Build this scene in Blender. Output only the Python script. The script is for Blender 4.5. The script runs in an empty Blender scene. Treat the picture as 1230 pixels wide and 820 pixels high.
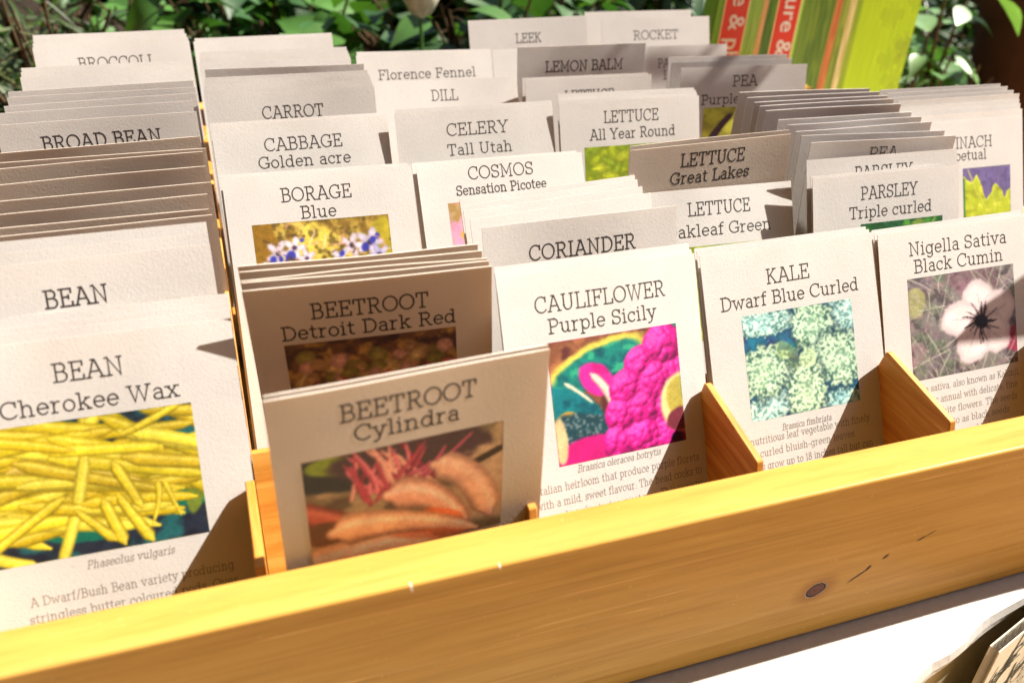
import bpy, math, random
import numpy as np
from mathutils import Matrix, Vector, Euler

rng = np.random.default_rng(7)
random.seed(7)
SC = bpy.context.scene
COL = SC.collection

# ------------------------------------------------------------------ camera
cam_data = bpy.data.cameras.new('camera')
cam_data.sensor_width = 36.0
cam_data.lens = 30.4
cam_data.clip_start = 0.01
cam_data.clip_end = 400.0
cam_data.dof.use_dof = True
cam_data.dof.focus_distance = 0.43
cam_data.dof.aperture_fstop = 8.5
cam = bpy.data.objects.new('camera', cam_data)
COL.objects.link(cam)
cam.location = (0.00453, -0.20848, 0.23705)
cam.rotation_euler = (0.9640269, -0.0591679, -0.326759)
SC.camera = cam

# ------------------------------------------------------------------ light
SUN = Vector((0.88, 0.07, 1.0)).normalized()          # towards the sun
elev = math.asin(SUN.z)
azim = math.atan2(SUN.x, SUN.y)                        # clockwise from +Y
world = bpy.data.worlds.new('World')
SC.world = world
world.use_nodes = True
wn = world.node_tree.nodes
sky = wn.new('ShaderNodeTexSky')
sky.sky_type = 'NISHITA'
sky.sun_disc = False
sky.sun_elevation = elev
sky.sun_rotation = azim
sky.dust_density = 1.5
sky.ozone_density = 0.5
wn['Background'].inputs['Strength'].default_value = 0.05
world.node_tree.links.new(sky.outputs[0], wn['Background'].inputs['Color'])
sun_data = bpy.data.lights.new('sun', 'SUN')
sun_data.energy = 5.0
sun_data.angle = math.radians(0.5)
sun_data.color = (1.0, 0.915, 0.80)
sun = bpy.data.objects.new('sun', sun_data)
COL.objects.link(sun)
sun.location = SUN * 3
sun.rotation_euler = SUN.to_track_quat('Z', 'Y').to_euler()
SC.view_settings.view_transform = 'Standard'
SC.view_settings.look = 'None'
SC.view_settings.gamma = 1.0
SC.view_settings.exposure = 1.56
SC.cycles.max_bounces = 8

# ------------------------------------------------------------------ helpers
def lin(c):
    c = np.asarray(c, float)
    return np.where(c <= 0.04045, c / 12.92, ((c + 0.055) / 1.055) ** 2.4)

def tag(o, label=None, cat=None, group=None, kind=None):
    if label: o['label'] = label
    if cat: o['category'] = cat
    if group: o['group'] = group
    if kind: o['kind'] = kind
    return o

def mesh_obj(name, V, F, mat=None, parent=None, smooth=False):
    me = bpy.data.meshes.new(name)
    me.from_pydata([tuple(v) for v in V], [], F)
    me.update()
    if mat: me.materials.append(mat)
    if smooth: me.polygons.foreach_set('use_smooth', [True] * len(me.polygons))
    o = bpy.data.objects.new(name, me)
    COL.objects.link(o)
    if parent: o.parent = parent
    return o

def box(x0, x1, y0, y1, z0, z1):
    V = [(x0, y0, z0), (x1, y0, z0), (x1, y1, z0), (x0, y1, z0), (x0, y0, z1), (x1, y0, z1), (x1, y1, z1), (x0, y1, z1)]
    F = [(0, 3, 2, 1), (4, 5, 6, 7), (0, 1, 5, 4), (1, 2, 6, 5), (2, 3, 7, 6), (3, 0, 4, 7)]
    return V, F

def bevel(o, w, seg=2):
    m = o.modifiers.new('bevel', 'BEVEL')
    m.width = w; m.segments = seg; m.limit_method = 'ANGLE'
    return o

class NT:
    """small node-tree writer"""
    def __init__(s, name, rough=0.6, spec=0.5):
        s.m = bpy.data.materials.new(name); s.m.use_nodes = True
        s.t = s.m.node_tree; s.n = s.t.nodes; s.b = s.n['Principled BSDF']
        s.b.inputs['Roughness'].default_value = rough
        s.b.inputs['Specular IOR Level'].default_value = spec
    def node(s, kind, **kw):
        n = s.n.new(kind)
        for k, v in kw.items():
            if k in n.inputs: n.inputs[k].default_value = v
            else: setattr(n, k, v)
        return n
    def link(s, a, b): s.t.links.new(a, b)
    def coords(s, scale=(1, 1, 1), loc=(0, 0, 0), out='Object'):
        tc = s.node('ShaderNodeTexCoord'); mp = s.node('ShaderNodeMapping')
        mp.inputs['Scale'].default_value = scale; mp.inputs['Location'].default_value = loc
        s.link(tc.outputs[out], mp.inputs[0]); return mp.outputs[0]
    def noise(s, vec, scale, detail=4, rough=0.55, dist=0.0):
        n = s.node('ShaderNodeTexNoise'); n.inputs['Scale'].default_value = scale
        n.inputs['Detail'].default_value = detail; n.inputs['Roughness'].default_value = rough
        n.inputs['Distortion'].default_value = dist
        s.link(vec, n.inputs['Vector']); return n.outputs['Fac']
    def ramp(s, fac, stops):
        r = s.node('ShaderNodeValToRGB'); e = r.color_ramp.elements
        while len(e) < len(stops): e.new(0.5)
        for i, (p, c) in enumerate(stops):
            e[i].position = p; e[i].color = (*c, 1) if len(c) == 3 else c
        s.link(fac, r.inputs[0]); return r.outputs[0]
    def mix(s, fac, a, b, mode='MIX'):
        m = s.node('ShaderNodeMix', data_type='RGBA', blend_type=mode)
        for v, i in ((fac, 0), (a, 6), (b, 7)):
            if hasattr(v, 'links'): s.link(v, m.inputs[i])
            elif i == 0: m.inputs[0].default_value = v
            else: m.inputs[i].default_value = (*v, 1)
        return m.outputs[2]
    def math(s, op, a, b=0.0, clamp=False):
        m = s.node('ShaderNodeMath', operation=op, use_clamp=clamp)
        for v, i in ((a, 0), (b, 1)):
            if hasattr(v, 'links'): s.link(v, m.inputs[i])
            else: m.inputs[i].default_value = v
        return m.outputs[0]
    def bump(s, h, strength, dist):
        b = s.node('ShaderNodeBump'); b.inputs['Strength'].default_value = strength
        b.inputs['Distance'].default_value = dist
        s.link(h, b.inputs['Height']); s.link(b.outputs[0], s.b.inputs['Normal'])
    def base(s, c):
        if hasattr(c, 'links'): s.link(c, s.b.inputs['Base Color'])
        else: s.b.inputs['Base Color'].default_value = (*c, 1)

# ------------------------------------------------------------------ materials
def mat_paper(name, tint):
    t = NT(name, 0.62, 0.25)
    oi = t.node('ShaderNodeObjectInfo')
    tc = t.node('ShaderNodeTexCoord')
    add = t.node('ShaderNodeVectorMath', operation='ADD')
    t.link(tc.outputs['Object'], add.inputs[0])
    mul = t.node('ShaderNodeMath', operation='MULTIPLY'); mul.inputs[1].default_value = 7.0
    t.link(oi.outputs['Random'], mul.inputs[0]); t.link(mul.outputs[0], add.inputs[1])
    v = add.outputs[0]
    fib = t.noise(v, 900, 5, 0.7)
    blot = t.noise(v, 45, 3, 0.5)
    wr = t.noise(v, 24, 2, 0.4, 0.6)
    c = t.ramp(blot, [(0.3, tuple(np.array(tint) * 0.93)), (0.7, tint)])
    fl = t.ramp(fib, [(0.25, (0.62, 0.57, 0.5)), (0.42, (1, 1, 1))])
    c = t.mix(0.55, c, fl, 'MULTIPLY')
    mp = t.node('ShaderNodeMapping'); mp.inputs['Scale'].default_value = (500, 500, 4000)
    t.link(v, mp.inputs[0])
    hl = t.noise(mp.outputs[0], 1.0, 2)
    c = t.mix(0.06, c, t.ramp(hl, [(0.35, (0.5, 0.45, 0.4)), (0.6, (1, 1, 1))]), 'MULTIPLY')
    t.base(c)
    h = t.math('ADD', t.math('MULTIPLY', t.noise(v, 1150, 2, 0.6), 1.0), t.math('MULTIPLY', t.noise(v, 420, 2), 0.04))
    h = t.math('ADD', h, t.math('MULTIPLY', wr, 1.6))
    t.bump(h, 0.17, 0.0006)
    tr = t.node('ShaderNodeBsdfTranslucent'); tr.inputs['Color'].default_value = (0.80, 0.55, 0.33, 1)
    mx = t.node('ShaderNodeMixShader'); mx.inputs[0].default_value = 0.24
    t.link(t.b.outputs[0], mx.inputs[1]); t.link(tr.outputs[0], mx.inputs[2]); t.link(mx.outputs[0], t.n['Material Output'].inputs['Surface'])
    return t.m

PAPER = mat_paper('seed_packet_paper', (0.685, 0.69, 0.685))
PAPER_SHADED = mat_paper('seed_packet_paper_shaded', (0.66, 0.60, 0.52))  # browner copy of the same paper: warm shade put into the colour

def mat_ink():
    t = NT('printed_ink', 0.6, 0.2)
    v = t.coords()
    n = t.noise(v, 1500, 2)
    t.base(t.ramp(n, [(0.35, (0.022, 0.02, 0.021)), (0.75, (0.075, 0.068, 0.066))]))
    return t.m
INK = mat_ink()
def mat_ink_small():
    t = NT('printed_ink_small', 0.6, 0.2)
    t.base((0.2, 0.185, 0.175))
    return t.m
INK_SMALL = mat_ink_small()

def mat_print():
    t = NT('printed_photo', 0.5, 0.3)
    a = t.node('ShaderNodeAttribute'); a.attribute_name = 'print'
    v = t.coords()
    n = t.noise(v, 1600, 2)
    c = t.mix(0.35, a.outputs['Color'], t.ramp(n, [(0.3, (0.55, 0.55, 0.55)), (0.65, (1.15, 1.15, 1.15))]), 'MULTIPLY')
    t.base(c)
    t.bump(n, 0.3, 0.0003)
    return t.m
PRINT = mat_print()

def mat_wood(name, a, b, c, axis='X', knot=False, rough=0.36, scale=1.0, coat=0.0, spec=0.25):
    t = NT(name, rough, spec)
    if coat: 
        t.b.inputs['Coat Weight'].default_value = coat
        t.b.inputs['Coat Roughness'].default_value = 0.25
    sc = {'X': (3, 60, 60), 'Z': (60, 60, 3), 'Y': (60, 3, 60)}[axis]
    v = t.coords(tuple(q * scale for q in sc))
    g = t.noise(v, 1.0, 6, 0.62, 1.2)
    v2 = t.coords(tuple(q * scale * (1.0 if q > 10 else 1.6) * 4 for q in sc))
    f = t.noise(v2, 1.0, 4, 0.7)
    col = t.ramp(g, [(0.3, a), (0.5, b), (0.72, c)])
    col = t.mix(0.45, col, t.ramp(f, [(0.3, (0.70, 0.64, 0.55)), (0.55, (1, 1, 1))]), 'MULTIPLY')
    hgt = t.math('ADD', g, t.math('MULTIPLY', f, 0.5))
    # pale scratches along the grain
    sv = t.coords(tuple(q * scale * (2.2 if q > 10 else 0.55) for q in sc), (3.1, 1.7, 0.4))
    s = t.noise(sv, 2.2, 1, 0.4)
    col = t.mix(t.ramp(s, [(0.735, (0, 0, 0)), (0.75, (0.7, 0.7, 0.7)), (0.765, (0, 0, 0))]), col, tuple(min(1, q * 1.5 + .05) for q in c))
    if knot:
        tc = t.node('ShaderNodeTexCoord'); sp = t.node('ShaderNodeSeparateXYZ')
        t.link(tc.outputs['Object'], sp.inputs[0])
        wob = t.noise(tc.outputs['Object'], 260, 3)
        def ell(cx, cz, rx, rz, rot):
            dx = t.math('SUBTRACT', sp.outputs['X'], cx); dz = t.math('SUBTRACT', sp.outputs['Z'], cz)
            ca, sa = math.cos(rot), math.sin(rot)
            ux = t.math('ADD', t.math('MULTIPLY', dx, ca / rx), t.math('MULTIPLY', dz, sa / rx))
            uz = t.math('ADD', t.math('MULTIPLY', dx, -sa / rz), t.math('MULTIPLY', dz, ca / rz))
            d = t.math('SQRT', t.math('ADD', t.math('MULTIPLY', ux, ux), t.math('MULTIPLY', uz, uz)))
            return t.math('ADD', d, t.math('MULTIPLY', t.math('SUBTRACT', wob, 0.5), 0.55))
        d = ell(0.2306, -0.0643, 0.0056, 0.0044, 0.35)
        halo = t.ramp(t.math('MULTIPLY', d, 0.25), [(0.2, (0.55, 0.38, 0.2)), (0.62, (1, 1, 1))])
        col = t.mix(0.8, col, halo, 'MULTIPLY')
        rings = t.ramp(d, [(0.0, (0.07, 0.018, 0.01)), (0.35, (0.15, 0.05, 0.025)), (0.5, (0.07, 0.02, 0.01)), (0.66, (0.15, 0.05, 0.025)), (0.8, (0.004, 0.002, 0.002)), (0.97, (0.006, 0.003, 0.002)), (1.0, (1, 1, 1))])
        inside = t.math('LESS_THAN', d, 1.0)
        col = t.mix(inside, col, rings)
        for cx, cz, rx, rz, rot in ((0.2525, -0.0615, 0.0075, 0.0010, 0.62), (0.2568, -0.0578, 0.0022, 0.0012, 1.1), (0.2645, -0.0527, 0.0024, 0.0014, 0.8), (0.2815, -0.0461, 0.0030, 0.0008, 0.5), (0.286, -0.044, 0.004, 0.0005, 0.45)):
            e = ell(cx, cz, rx, rz, rot)
            col = t.mix(t.ramp(e, [(0.6, (0.9, 0.9, 0.9)), (1.15, (0, 0, 0))]), col, (0.02, 0.006, 0.003))
    if knot:
        for cx, cz, rx, rz in ((0.0478, -0.0016, 0.0007, 0.0026), (0.0795, -0.001, 0.0006, 0.0014)):
            col = t.mix(t.math('MULTIPLY', t.math('LESS_THAN', sp.outputs['Y'], -0.0168), t.ramp(ell(cx, cz, rx, rz, 0.15), [(0.5, (0.85, 0.85, 0.85)), (1.2, (0, 0, 0))])), col, (0.75, 0.72, 0.66))
        lv = t.coords((2.2, 1, 420), (0.3, 0, 0)); ln = t.noise(lv, 1.0, 3, 0.6, 0.2)
        col = t.mix(0.5, col, t.ramp(ln, [(0.30, (0.60, 0.50, 0.38)), (0.45, (1, 1, 1)), (0.66, (1, 1, 1)), (0.72, (1.35, 1.3, 1.2))]), 'MULTIPLY')
        sp2 = t.noise(t.coords((1, 1, 1)), 620, 1); col = t.mix(t.ramp(sp2, [(0.74, (0, 0, 0)), (0.80, (0.5, 0.5, 0.5))]), col, (0.70, 0.55, 0.25))
    t.base(col)
    t.bump(hgt, 0.25, 0.0004)
    return t.m

PINE = mat_wood('varnished_pine', (0.43, 0.235, 0.048), (0.49, 0.28, 0.062), (0.54, 0.325, 0.088), 'X', knot=True, spec=0.06)
PLY = mat_wood('plywood_panel', (0.36, 0.135, 0.018), (0.50, 0.215, 0.035), (0.62, 0.33, 0.08), 'Y', rough=0.5, scale=2.2)
PLY_X = mat_wood('plywood_cross', (0.36, 0.14, 0.02), (0.50, 0.22, 0.035), (0.62, 0.33, 0.08), 'X', rough=0.5, scale=2.2)

# ------------------------------------------------------------------ slab-serif lettering (own stroke alphabet)
def arc(cx, cy, rx, ry, a0, a1, n=None):
    n = n or max(4, int(abs(a1 - a0) / 18))
    return [(cx + rx * math.cos(math.radians(a0 + (a1 - a0) * i / n)), cy + ry * math.sin(math.radians(a0 + (a1 - a0) * i / n))) for i in range(n + 1)]
def sf(x, y, l=.13, r=.13): return [(x - l, y), (x + r, y)]
X = .68   # x-height
GL = {
'A': (.92, [[(.12, 0), (.44, 1), (.49, 1), (.82, 0)], [(.24, .34), (.70, .34)], sf(.12, 0), sf(.82, 0), [(.30, 1), (.5, 1)]]),
'B': (.80, [[(.2, 0), (.2, 1)], [(.05, 1), (.46, 1)] + arc(.46, .77, .21, .23, 90, -90) + [(.2, .54)], [(.46, .54)] + arc(.48, .27, .25, .27, 90, -90) + [(.05, 0)]]),
'C': (.88, [arc(.49, .5, .42, .5, 42, 318, 22), [(.79, .66), (.79, .98)]]),
'D': (.92, [[(.2, 0), (.2, 1)], [(.05, 1), (.42, 1)] + arc(.42, .5, .42, .5, 90, -90, 16) + [(.05, 0)]]),
'E': (.80, [[(.2, 0), (.2, 1)], [(.05, 1), (.70, 1), (.70, .76)], [(.2, .53), (.54, .53)], [(.54, .42), (.54, .64)], [(.05, 0), (.73, 0), (.73, .25)]]),
'F': (.75, [[(.2, 0), (.2, 1)], [(.05, 1), (.70, 1), (.70, .76)], [(.2, .52), (.54, .52)], [(.54, .41), (.54, .63)], sf(.2, 0, .15, .18)]),
'G': (.94, [arc(.49, .5, .42, .5, 42, 330, 22), [(.79, .68), (.79, .98)], [(.58, .42), (.92, .42)], [(.80, .42), (.80, .05)]]),
'H': (.98, [[(.2, 0), (.2, 1)], [(.78, 0), (.78, 1)], [(.2, .53), (.78, .53)], sf(.2, 0), sf(.2, 1), sf(.78, 0), sf(.78, 1)]),
'I': (.42, [[(.21, 0), (.21, 1)], sf(.21, 0, .15, .15), sf(.21, 1, .15, .15)]),
'K': (.90, [[(.2, 0), (.2, 1)], [(.2, .42), (.70, 1)], [(.36, .60), (.76, 0)], sf(.2, 0), sf(.2, 1), sf(.76, 0, .13, .1), sf(.68, 1)]),
'L': (.75, [[(.2, 0), (.2, 1)], sf(.2, 1, .15, .17), [(.05, 0), (.71, 0), (.71, .28)]]),
'M': (1.10, [[(.2, 0), (.2, 1), (.55, .22), (.90, 1), (.90, 0)], sf(.2, 0), sf(.9, 0), [(.05, 1), (.2, 1)], [(.9, 1), (1.05, 1)]]),
'N': (.98, [[(.2, 0), (.2, 1), (.77, 0), (.77, 1)], sf(.2, 0), sf(.77, 1), [(.05, 1), (.2, 1)]]),
'O': (.98, [arc(.49, .5, .43, .5, 90, 450, 26)]),
'P': (.78, [[(.2, 0), (.2, 1)], [(.05, 1), (.46, 1)] + arc(.46, .73, .25, .27, 90, -90) + [(.2, .46)], sf(.2, 0, .15, .18)]),
'R': (.88, [[(.2, 0), (.2, 1)], [(.05, 1), (.46, 1)] + arc(.46, .75, .23, .25, 90, -90) + [(.2, .50)], [(.44, .50), (.72, 0), (.85, 0)], sf(.2, 0)]),
'S': (.74, [[(.64, .78)] + arc(.36, .75, .26, .25, 20, 270, 14) + arc(.37, .255, .28, .255, 90, -165, 15), [(.64, .72), (.64, .98)], [(.09, .30), (.09, .02)]]),
'T': (.84, [[(.42, 0), (.42, 1)], [(.08, .74), (.08, 1), (.76, 1), (.76, .74)], sf(.42, 0, .17, .17)]),
'U': (.96, [[(.2, 1), (.2, .34)] + arc(.48, .34, .28, .34, 180, 360, 12) + [(.76, 1)], sf(.2, 1), sf(.76, 1)]),
'W': (1.22, [[(.12, 1), (.36, 0), (.60, .92), (.84, 0), (1.10, 1)], sf(.12, 1), sf(1.10, 1), sf(.60, .95, .1, .1)]),
'Y': (.90, [[(.13, 1), (.45, .46), (.45, 0)], [(.77, 1), (.45, .46)], sf(.13, 1), sf(.77, 1), sf(.45, 0, .16, .16)]),
'a': (.66, [[(.12, .56)] + arc(.32, .47, .19, .21, 120, 0, 7) + [(.51, 0), (.62, 0)], arc(.30, .19, .20, .19, 90, 270, 9) + arc(.34, .16, .18, .16, 270, 340, 4), [(.30, .38), (.51, .38)]]),
'b': (.74, [[(.17, 0), (.17, 1)], [(.03, 1), (.17, 1)], arc(.42, .34, .25, .34, 90, 450, 18)]),
'c': (.62, [arc(.34, .34, .27, .34, 45, 318, 15), [(.54, .46), (.54, .66)]]),
'd': (.76, [[(.58, 1), (.58, 0), (.70, 0)], [(.42, 1), (.58, 1)], arc(.33, .34, .25, .34, 90, 450, 18)]),
'e': (.66, [[(.09, .36), (.60, .36)] + arc(.34, .34, .26, .34, 5, 320, 17)]),
'f': (.46, [[(.2, 0), (.2, .78)] + arc(.38, .78, .18, .22, 180, 60, 6), [(.05, X), (.42, X)], sf(.2, 0, .13, .16)]),
'g': (.74, [arc(.33, .34, .25, .34, 90, 450, 18), [(.70, X), (.58, X), (.58, -.08)] + arc(.35, -.08, .23, .22, 0, -150, 8)]),
'h': (.80, [[(.18, 0), (.18, 1)], [(.03, 1), (.18, 1)], [(.18, .40)] + arc(.40, .44, .20, .24, 170, 0, 8) + [(.60, 0)], sf(.18, 0), sf(.60, 0)]),
'i': (.38, [[(.19, 0), (.19, X)], [(.05, X), (.19, X)], sf(.19, 0), [(.19, .87), (.19, .97)]]),
'j': (.38, [[(.05, X), (.2, X), (.2, -.12)] + arc(.05, -.12, .15, .18, 0, -110, 6), [(.2, .87), (.2, .97)]]),
'k': (.76, [[(.18, 0), (.18, 1)], [(.03, 1), (.18, 1)], [(.18, .28), (.58, X)], [(.32, .42), (.63, 0)], sf(.18, 0), sf(.63, 0, .12, .1), sf(.56, X, .12, .12)]),
'l': (.38, [[(.19, 0), (.19, 1)], [(.04, 1), (.19, 1)], sf(.19, 0)]),
'm': (1.18, [[(.18, 0), (.18, X)], [(.03, X), (.18, X)], [(.18, .40)] + arc(.38, .44, .19, .24, 170, 0, 8) + [(.57, 0)], [(.57, .40)] + arc(.78, .44, .19, .24, 170, 0, 8) + [(.97, 0)], sf(.18, 0), sf(.57, 0, .1, .1), sf(.97, 0)]),
'n': (.80, [[(.18, 0), (.18, X)], [(.03, X), (.18, X)], [(.18, .40)] + arc(.40, .44, .20, .24, 170, 0, 8) + [(.60, 0)], sf(.18, 0), sf(.60, 0)]),
'o': (.68, [arc(.34, .34, .27, .34, 90, 450, 18)]),
'p': (.74, [[(.17, -.30), (.17, X)], [(.03, X), (.17, X)], arc(.42, .34, .25, .34, 90, 450, 18), sf(.17, -.30)]),
'q': (.74, [[(.57, -.30), (.57, X)], arc(.33, .34, .25, .34, 90, 450, 18), sf(.57, -.30)]),
'r': (.56, [[(.18, 0), (.18, X)], [(.04, X), (.18, X)], [(.18, .38)] + arc(.40, .40, .2, .27, 165, 65, 6), sf(.18, 0, .13, .17)]),
's': (.56, [[(.47, .52)] + arc(.27, .51, .18, .17, 25, 270, 11) + arc(.28, .17, .19, .17, 90, -160, 11), [(.47, .50), (.47, .67)], [(.08, .20), (.08, .02)]]),
't': (.48, [[(.2, .92), (.2, .18)] + arc(.35, .18, .15, .18, 180, 300, 6), [(.04, X), (.42, X)]]),
'u': (.80, [[(.04, X), (.19, X), (.19, .24)] + arc(.38, .24, .19, .24, 180, 350, 8), [(.46, X), (.60, X), (.60, 0), (.73, 0)]]),
'v': (.72, [[(.12, X), (.36, 0), (.60, X)], sf(.12, X), sf(.60, X)]),
'w': (1.0, [[(.12, X), (.31, 0), (.5, .62), (.69, 0), (.88, X)], sf(.12, X), sf(.88, X)]),
'x': (.72, [[(.13, X), (.59, 0)], [(.57, X), (.13, 0)], sf(.13, X), sf(.59, X), sf(.13, 0), sf(.59, 0)]),
'y': (.72, [[(.12, X), (.37, .02)], [(.60, X), (.30, -.20), (.16, -.30), (.06, -.27)], sf(.12, X), sf(.60, X)]),
'z': (.6, [[(.08, .5), (.08, X), (.5, X), (.08, 0), (.52, 0), (.52, .18)]]),
'1': (.5, [[(.1, .8), (.27, 1), (.27, 0)], sf(.27, 0)]),
'8': (.66, [arc(.33, .75, .2, .25, 90, 450, 14), arc(.33, .26, .26, .26, 90, 450, 16)]),
'.': (.28, [[(.1, .02), (.18, .02)]]), ',': (.28, [[(.16, .05), (.09, -.15)]]), '-': (.44, [[(.06, .36), (.38, .36)]]),
'/': (.5, [[(.08, -.1), (.42, 1.05)]]), ' ': (.36, []), '\'': (.2, [[(.1, 1), (.1, .78)]]),
}

def text_strokes(s, cx, base, cap, width=None, slant=0.0, track=0.04, align='C'):
    """strokes (lists of points) of one line of lettering; base grows downwards from the packet's top"""
    x = 0.0; out = []
    for ch in s:
        w, st = GL[ch]
        for p in st: out.append([(x + q[0] + slant * q[1], q[1]) for q in p])
        x += w + track
    x -= track
    kx = cap if width is None else width / x
    x0 = cx - kx * x / 2 if align == 'C' else cx
    return [[(x0 + q[0] * kx, base - q[1] * cap) for q in p] for p in out]

def ribbon(P, hw):
    P = [np.array(p) for p in P]
    closed = len(P) > 3 and np.linalg.norm(P[0] - P[-1]) < 1e-9
    L, Rr = [], []
    n = len(P)
    for i in range(n):
        a = P[i] - P[i - 1] if i else (P[0] - P[-2] if closed else P[1] - P[0])
        b = P[i + 1] - P[i] if i < n - 1 else (P[1] - P[0] if closed else P[-1] - P[-2])
        a = a / (np.linalg.norm(a) + 1e-12); b = b / (np.linalg.norm(b) + 1e-12)
        na = np.array([-a[1], a[0]]); nb = np.array([-b[1], b[0]])
        m = na + nb; l = np.linalg.norm(m)
        m = na if l < .3 else m / l
        k = hw / max(.45, m @ na)
        L.append(P[i] + m * k); Rr.append(P[i] - m * k)
    if not closed:                              # square ends
        d = P[0] - P[1]; d = d / np.linalg.norm(d) * hw * .6; L[0] = L[0] + d; Rr[0] = Rr[0] + d
        d = P[-1] - P[-2]; d = d / np.linalg.norm(d) * hw * .6; L[-1] = L[-1] + d; Rr[-1] = Rr[-1] + d
    return L, Rr

def lettering(name, strokes, weight, place, mat, parent):
    V, F = [], []
    for si, st in enumerate(strokes):
        L, Rr = ribbon(st, weight / 2)
        h = 0.00005 + 0.0000025 * (si % 9)
        b = len(V)
        for l, r in zip(L, Rr):
            V.append(place(l[0], l[1], h)); V.append(place(r[0], r[1], h))
        for i in range(len(L) - 1):
            F.append((b + 2 * i, b + 2 * i + 1, b + 2 * i + 3, b + 2 * i + 2))
    return mesh_obj(name, V, F, mat, parent)
# ------------------------------------------------------------------ the photographs printed on the packets
def vnoise(shape_xy, u, v, seed, octaves=4, gain=.55):
    r = np.random.default_rng(seed); out = np.zeros_like(u); amp = 1.0; tot = 0
    fx, fy = shape_xy
    for o in range(octaves):
        nx, ny = int(fx) + 2, int(fy) + 2
        g = r.random((ny + 1, nx + 1))
        x = np.clip(u, 0, 1) * (nx - 1); y = np.clip(v, 0, 1) * (ny - 1)
        i = np.floor(x).astype(int); j = np.floor(y).astype(int); a = x - i; b = y - j
        a = a * a * (3 - 2 * a); b = b * b * (3 - 2 * b)
        out += amp * ((g[j, i] * (1 - a) + g[j, i + 1] * a) * (1 - b) + (g[j + 1, i] * (1 - a) + g[j + 1, i + 1] * a) * b)
        tot += amp; amp *= gain; fx *= 2; fy *= 2
    return out / tot

def voro(u, v, n, seed, asp=1.0):
    r = np.random.default_rng(seed); P = r.random((n, 2)); P[:, 0] = P[:, 0] * 1.1 - .05; P[:, 1] = P[:, 1] * 1.1 - .05
    d1 = np.full(u.shape, 9.); d2 = d1.copy(); idx = np.zeros(u.shape, int)
    for k, (a, b) in enumerate(P):
        d = np.hypot((u - a) * asp, v - b)
        m = d < d1
        d2 = np.where(m, d1, np.minimum(d2, d)); idx = np.where(m, k, idx); d1 = np.where(m, d, d1)
    return d1, d2, r.random(n)[idx]

def sst(a, b, x):
    t = np.clip((x - a) / (b - a), 0, 1); return t * t * (3 - 2 * t)

class Pic:
    def __init__(s, nx, ny, asp, col):
        s.u, s.v = np.meshgrid((np.arange(nx) + .5) / nx, (np.arange(ny) + .5) / ny)
        s.asp = asp; s.c = np.ones((ny, nx, 3)) * np.array(col)
    def put(s, m, col):
        m = np.clip(m, 0, 1)[..., None]; col = np.asarray(col)
        s.c = s.c * (1 - m) + col * m
    def mul(s, f): s.c = s.c * np.asarray(f)[..., None]
    def n(s, fx, fy, seed, o=4, g=.55): return vnoise((fx, fy), s.u, s.v, seed, o, g)
    def curve(s, pts, w0, w1, base, hi, edge=.35, soft=.12):
        """tapered round-looking stroke through a quadratic"""
        P0, P1, P2 = [np.array(p, float) for p in pts]
        best = np.full(s.u.shape, 9.); sd = np.zeros_like(best); tt = np.zeros_like(best)
        N = 26; prev = P0
        for k in range(1, N + 1):
            t = k / N; q = (1 - t) ** 2 * P0 + 2 * t * (1 - t) * P1 + t * t * P2
            d = q - prev; ax, ay = (s.u - prev[0]) * s.asp, s.v - prev[1]; dx, dy = d[0] * s.asp, d[1]
            L = dx * dx + dy * dy + 1e-12; h = np.clip((ax * dx + ay * dy) / L, 0, 1)
            ex, ey = ax - h * dx, ay - h * dy; dist = np.hypot(ex, ey)
            m = dist < best
            sd = np.where(m, np.sign(dx * ay - dy * ax) * dist, sd); tt = np.where(m, (k - 1 + h) / N, tt); best = np.where(m, dist, best); prev = q
        w = w0 * (1 - tt) + w1 * tt; w = w * np.clip(np.minimum(tt, 1 - tt) * 9, .12, 1) ** .5
        x = best / w
        m = 1 - sst(1 - soft, 1 + soft, x)
        sh = 1 - edge * sst(.35, 1.05, x) - .12 * (sd / w > .3) * sst(0.3, .9, x)
        col = np.array(base)[None, None] * sh[..., None]
        g = np.exp(-((sd / w + .3) / .28) ** 2)
        col = col * (1 - .55 * g[..., None]) + np.array(hi) * .55 * g[..., None]
        s.c = s.c * (1 - m[..., None]) + col * m[..., None]
    def ell(s, cx, cy, rx, ry, rot=0, wob=0, seed=1, soft=.1):
        x = (s.u - cx) * s.asp; y = s.v - cy; c, q = math.cos(rot), math.sin(rot)
        d = np.hypot((x * c + y * q) / rx, (-x * q + y * c) / ry)
        if wob: d = d + (s.n(9, 9, seed) - .5) * wob
        return 1 - sst(1 - soft, 1 + soft, d), d

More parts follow.
